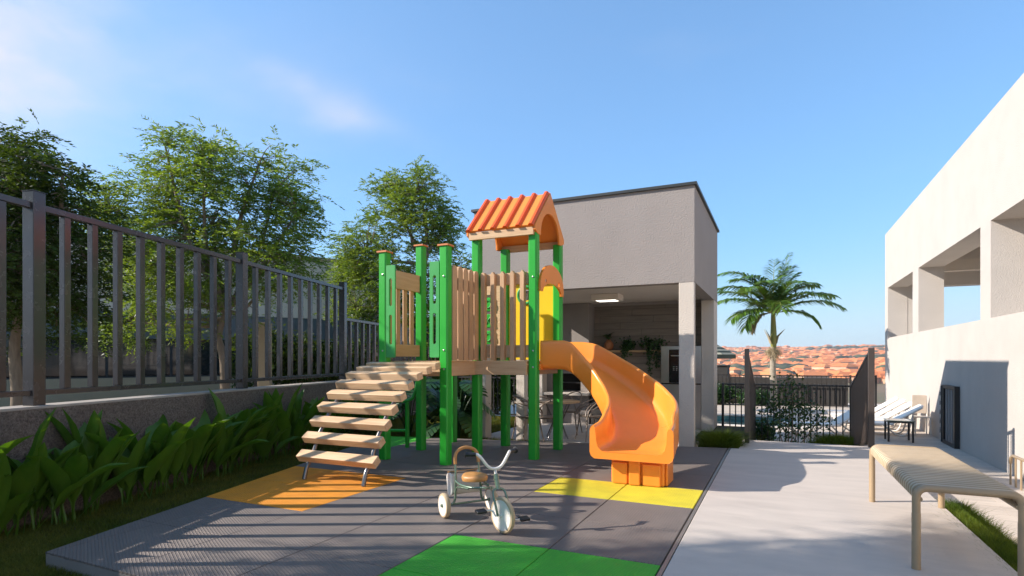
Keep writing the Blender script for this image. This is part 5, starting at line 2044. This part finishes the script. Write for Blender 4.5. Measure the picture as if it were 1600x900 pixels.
ml = [split_leaf(.42, .40).mesh('leaf', M_LEAF_BUSH), split_leaf(.52, .46).mesh('leaf', M_LEAF_BUSH)]
for i, (x, y, lab) in enumerate(((-1.95, 10.7, 'split-leaf garden plant left of the tower legs, nearest the low fence'),
                                 (-1.30, 10.9, 'split-leaf garden plant in the middle, seen between the tower legs'),
                                 (-.98, 10.3, 'split-leaf garden plant nearest the pavilion left column'))):
    t = thing('split_leaf_plant', lab, 'plant', (x, y, -.125), 0, 'split-leaf plants behind the tower')
    for k in range(15):
        an = rnd.uniform(0, 2 * PI)
        h_ = rnd.uniform(.35, 1.15)
        r_ = rnd.uniform(.1, .38)
        px, py = r_ * math.cos(an), r_ * math.sin(an)
        stem = part('stalk', MB().tube(spline([(px * .1, py * .1, 0), (px * .4, py * .4, h_ * .6), (px, py, h_)], 3), .009, 5), M_LEAF_BUSH, t, smooth=60)
        link('leaf', ml[k % 2], stem, (px, py, h_), (R(rnd.uniform(-35, 15)), R(rnd.uniform(-15, 15)), an - PI / 2))

# ================================================================== BROAD-LEAVED PLANTS ALONG THE WALL
variants = [blade_leaf(.62, .150, .7, 12, .5, .22, wave=.12), blade_leaf(.56, .135, .9, 12, .6, .26, wave=.15), blade_leaf(.66, .135, .35, 12, .55, .24, wave=.12), blade_leaf(.50, .14, .8, 11, .45, .26, wave=.15), blade_leaf(.60, .13, 1.15, 13, .6, .26, wave=.12)]
vm = [v.mesh('leaf', M_LEAF_BIG, smooth=180) for v in variants]
s = 3.75
i = 0
while i < 29:
    xo = .34 + rnd.uniform(-.05, .06)
    p = FW(xo, s, -.125)
    t = thing('broad_leaf_plant', f'{ORD[i]} broad-leaved green plant along the rough planter wall, counted from the near left', 'plant', p, FA, 'broad-leaved plants along the planter wall')
    nl = rnd.randint(8, 11)
    for k in range(nl):
        az = rnd.uniform(-PI, PI)
        sc = rnd.uniform(1.15, 1.8) * (1.0 if i < 18 else .9)
        tilt = R(rnd.uniform(1, 24) if rnd.random() < .8 else rnd.uniform(24, 42))
        if math.cos(az) < -.3:          # towards the wall they stay upright
            tilt *= .8
        dx, dy = rnd.uniform(-.05, .05), rnd.uniform(-.13, .13)
        o = link('leaf', vm[rnd.randrange(5)], t, (dx, dy, -.01), (0, tilt, az))
        o.rotation_mode = 'XYZ'
        o.scale = (sc, sc * rnd.uniform(.85, 1.15), sc)
    s += rnd.uniform(.26, .33) if i < 18 else rnd.uniform(.30, .38)
    i += 1

# ================================================================== GRASS
def grass(name, label, pts_fn, n, h, w, seed, material, z0, spread=.5, mound=None):
    g = np.random.default_rng(seed)
    xy = pts_fn(n, g)
    n = len(xy)
    hh = g.uniform(h * .55, h * 1.2, n)
    if mound:
        hh *= .35 + .9 * np.exp(-((xy[:, 0] - mound[0]) ** 2 + (xy[:, 1] - mound[1]) ** 2) / mound[2] ** 2)
    an = g.uniform(0, 2 * PI, n)
    ln = g.normal(size=(n, 2)) * spread * hh[:, None]
    sx, sy = np.cos(an) * w * .5, np.sin(an) * w * .5
    base = np.column_stack([xy, np.full(n, z0)])
    a_ = base + np.column_stack([sx, sy, np.zeros(n)])
    b_ = base - np.column_stack([sx, sy, np.zeros(n)])
    m1 = base + np.column_stack([ln[:, 0] * .35, ln[:, 1] * .35, hh * .6])
    ma = m1 + np.column_stack([sx, sy, np.zeros(n)]) * .7
    mb_ = m1 - np.column_stack([sx, sy, np.zeros(n)]) * .7
    tp = base + np.column_stack([ln[:, 0], ln[:, 1], hh])
    V_ = np.stack([a_, b_, mb_, ma, tp + np.column_stack([sx, sy, np.zeros(n)]) * .1, tp - np.column_stack([sx, sy, np.zeros(n)]) * .1], axis=1).reshape(-1, 3)
    q = np.arange(n)[:, None] * 6
    F_ = np.concatenate([q + [0, 1, 2, 3], q + [3, 2, 5, 4]])
    o = link(name, arr_mesh(name, V_, F_, material))
    tag(o, label, 'grass', kind='stuff')
    return o


Wx = np.array([[EX, EY], [-EY, EX]])     # (a,b) @ Wx -> world xy


def lawn_pts(n, g):
    s_ = 3.0 + 11.5 * g.random(n * 2) ** 1.6
    x = g.uniform(.10, 2.4, n * 2)
    c, sn = math.cos(FA), math.sin(FA)
    X = FO.x + x * c - s_ * sn
    Y = FO.y + x * sn + s_ * c
    a = X * EX + Y * EY
    b = -X * EY + Y * EX
    inside = (LEFT_N.x * a + LEFT_N.y * b < left_d + .0) & (b > 2.22) & (FAR_N.x * a + FAR_N.y * b < far_d + .0)
    okk = ~inside & (a < -.62)
    okk &= ~((a > A0 - .03) & (b > B0 + .03))
    return np.column_stack([X, Y])[okk][:n]


def near_pts(n, g):
    X = g.uniform(-4.6, -1.6, n * 2)
    Y = g.uniform(2.4, 4.6, n * 2)
    a = X * EX + Y * EY
    b = -X * EY + Y * EX
    inside = (LEFT_N.x * a + LEFT_N.y * b < left_d) & (b > 2.22)
    okk = ~inside & (X > fence_x(Y) + .14) & (a < -.7)
    return np.column_stack([X, Y])[okk][:n]


grass('lawn_grass', 'dark short lawn between the planter wall and the rubber floor', lawn_pts, 150000, .05, .0045, 1, M_GRASS, -.127)
grass('near_lawn_grass', 'shaded lawn grass in the lower left corner of the view', near_pts, 60000, .06, .0045, 2, M_GRASS, -.127)


def back_pts(n, g):
    a = g.uniform(-8.5, -3.0, n * 2)
    b = g.uniform(8.3, 13.0, n * 2)
    inside = (LEFT_N.x * a + LEFT_N.y * b < left_d) & (FAR_N.x * a + FAR_N.y * b < far_d)
    okk = ~inside & ~((a > A0 - .03) & (b > B0 + .02))
    return (np.column_stack([a, b]) @ Wx)[okk][:n]


grass('garden_grass', 'sunlit lawn behind the play tower, beside the pavilion', back_pts, 50000, .06, .008, 3, M_GRASS, -.127)
grass('strip_grass', 'narrow strip of grass along the right edge of the concrete path', lambda n, g: (np.column_stack([g.uniform(1.385, 1.60, n), g.uniform(2, 6.73, n)]) @ Wx), 26000, .13, .006, 4, M_GRASS_L, -.13, .45)
grass('tuft_grass', 'bright green grass tuft at the foot of the pavilion corner column', lambda n, g: (np.column_stack([-.84 + np.clip(g.normal(size=n) * .13, -.3, .3), 9.62 + np.clip(g.normal(size=n) * .2, -.3, .8)]) @ Wx), 7000, .21, .008, 5, M_GRASS_L, -.06, .9, mound=(W(-.84, 9.6).x, W(-.84, 9.6).y, .28))
grass('border_grass', 'dark green grass border at the foot of the black pool fence', lambda n, g: (np.column_stack([g.uniform(-.42, 1.24, n), g.uniform(12.3, 12.8, n)]) @ Wx), 5000, .14, .012, 6, M_GRASS, -.45, .5)
grass('corner_tuft', 'bright grass clump in the corner beside the right raked fence', lambda n, g: (np.column_stack([1.20 - np.abs(g.normal(size=n)) * .22, 12.5 + g.normal(size=n) * .12]) @ Wx), 5000, .30, .012, 8, M_GRASS_L, -.45, .35)

# ================================================================== HAZE OVER THE VALLEY
hz = MB().box(-1900, 1900, -1900, 2600, -60, 75)
hm = bpy.data.materials.new('pale_air')
hm.use_nodes = True
hm.node_tree.nodes.clear()
ho = hm.node_tree.nodes.new('ShaderNodeOutputMaterial')
hv = hm.node_tree.nodes.new('ShaderNodeVolumePrincipled')
hv.inputs['Color'].default_value = (.88, .92, 1.0, 1)
hv.inputs['Density'].default_value = .0002
hv.inputs['Anisotropy'].default_value = .2
hm.node_tree.links.new(hv.outputs[0], ho.inputs['Volume'])
hzo = link('haze', hz.mesh('haze', hm))
hzo['kind'] = 'stuff'
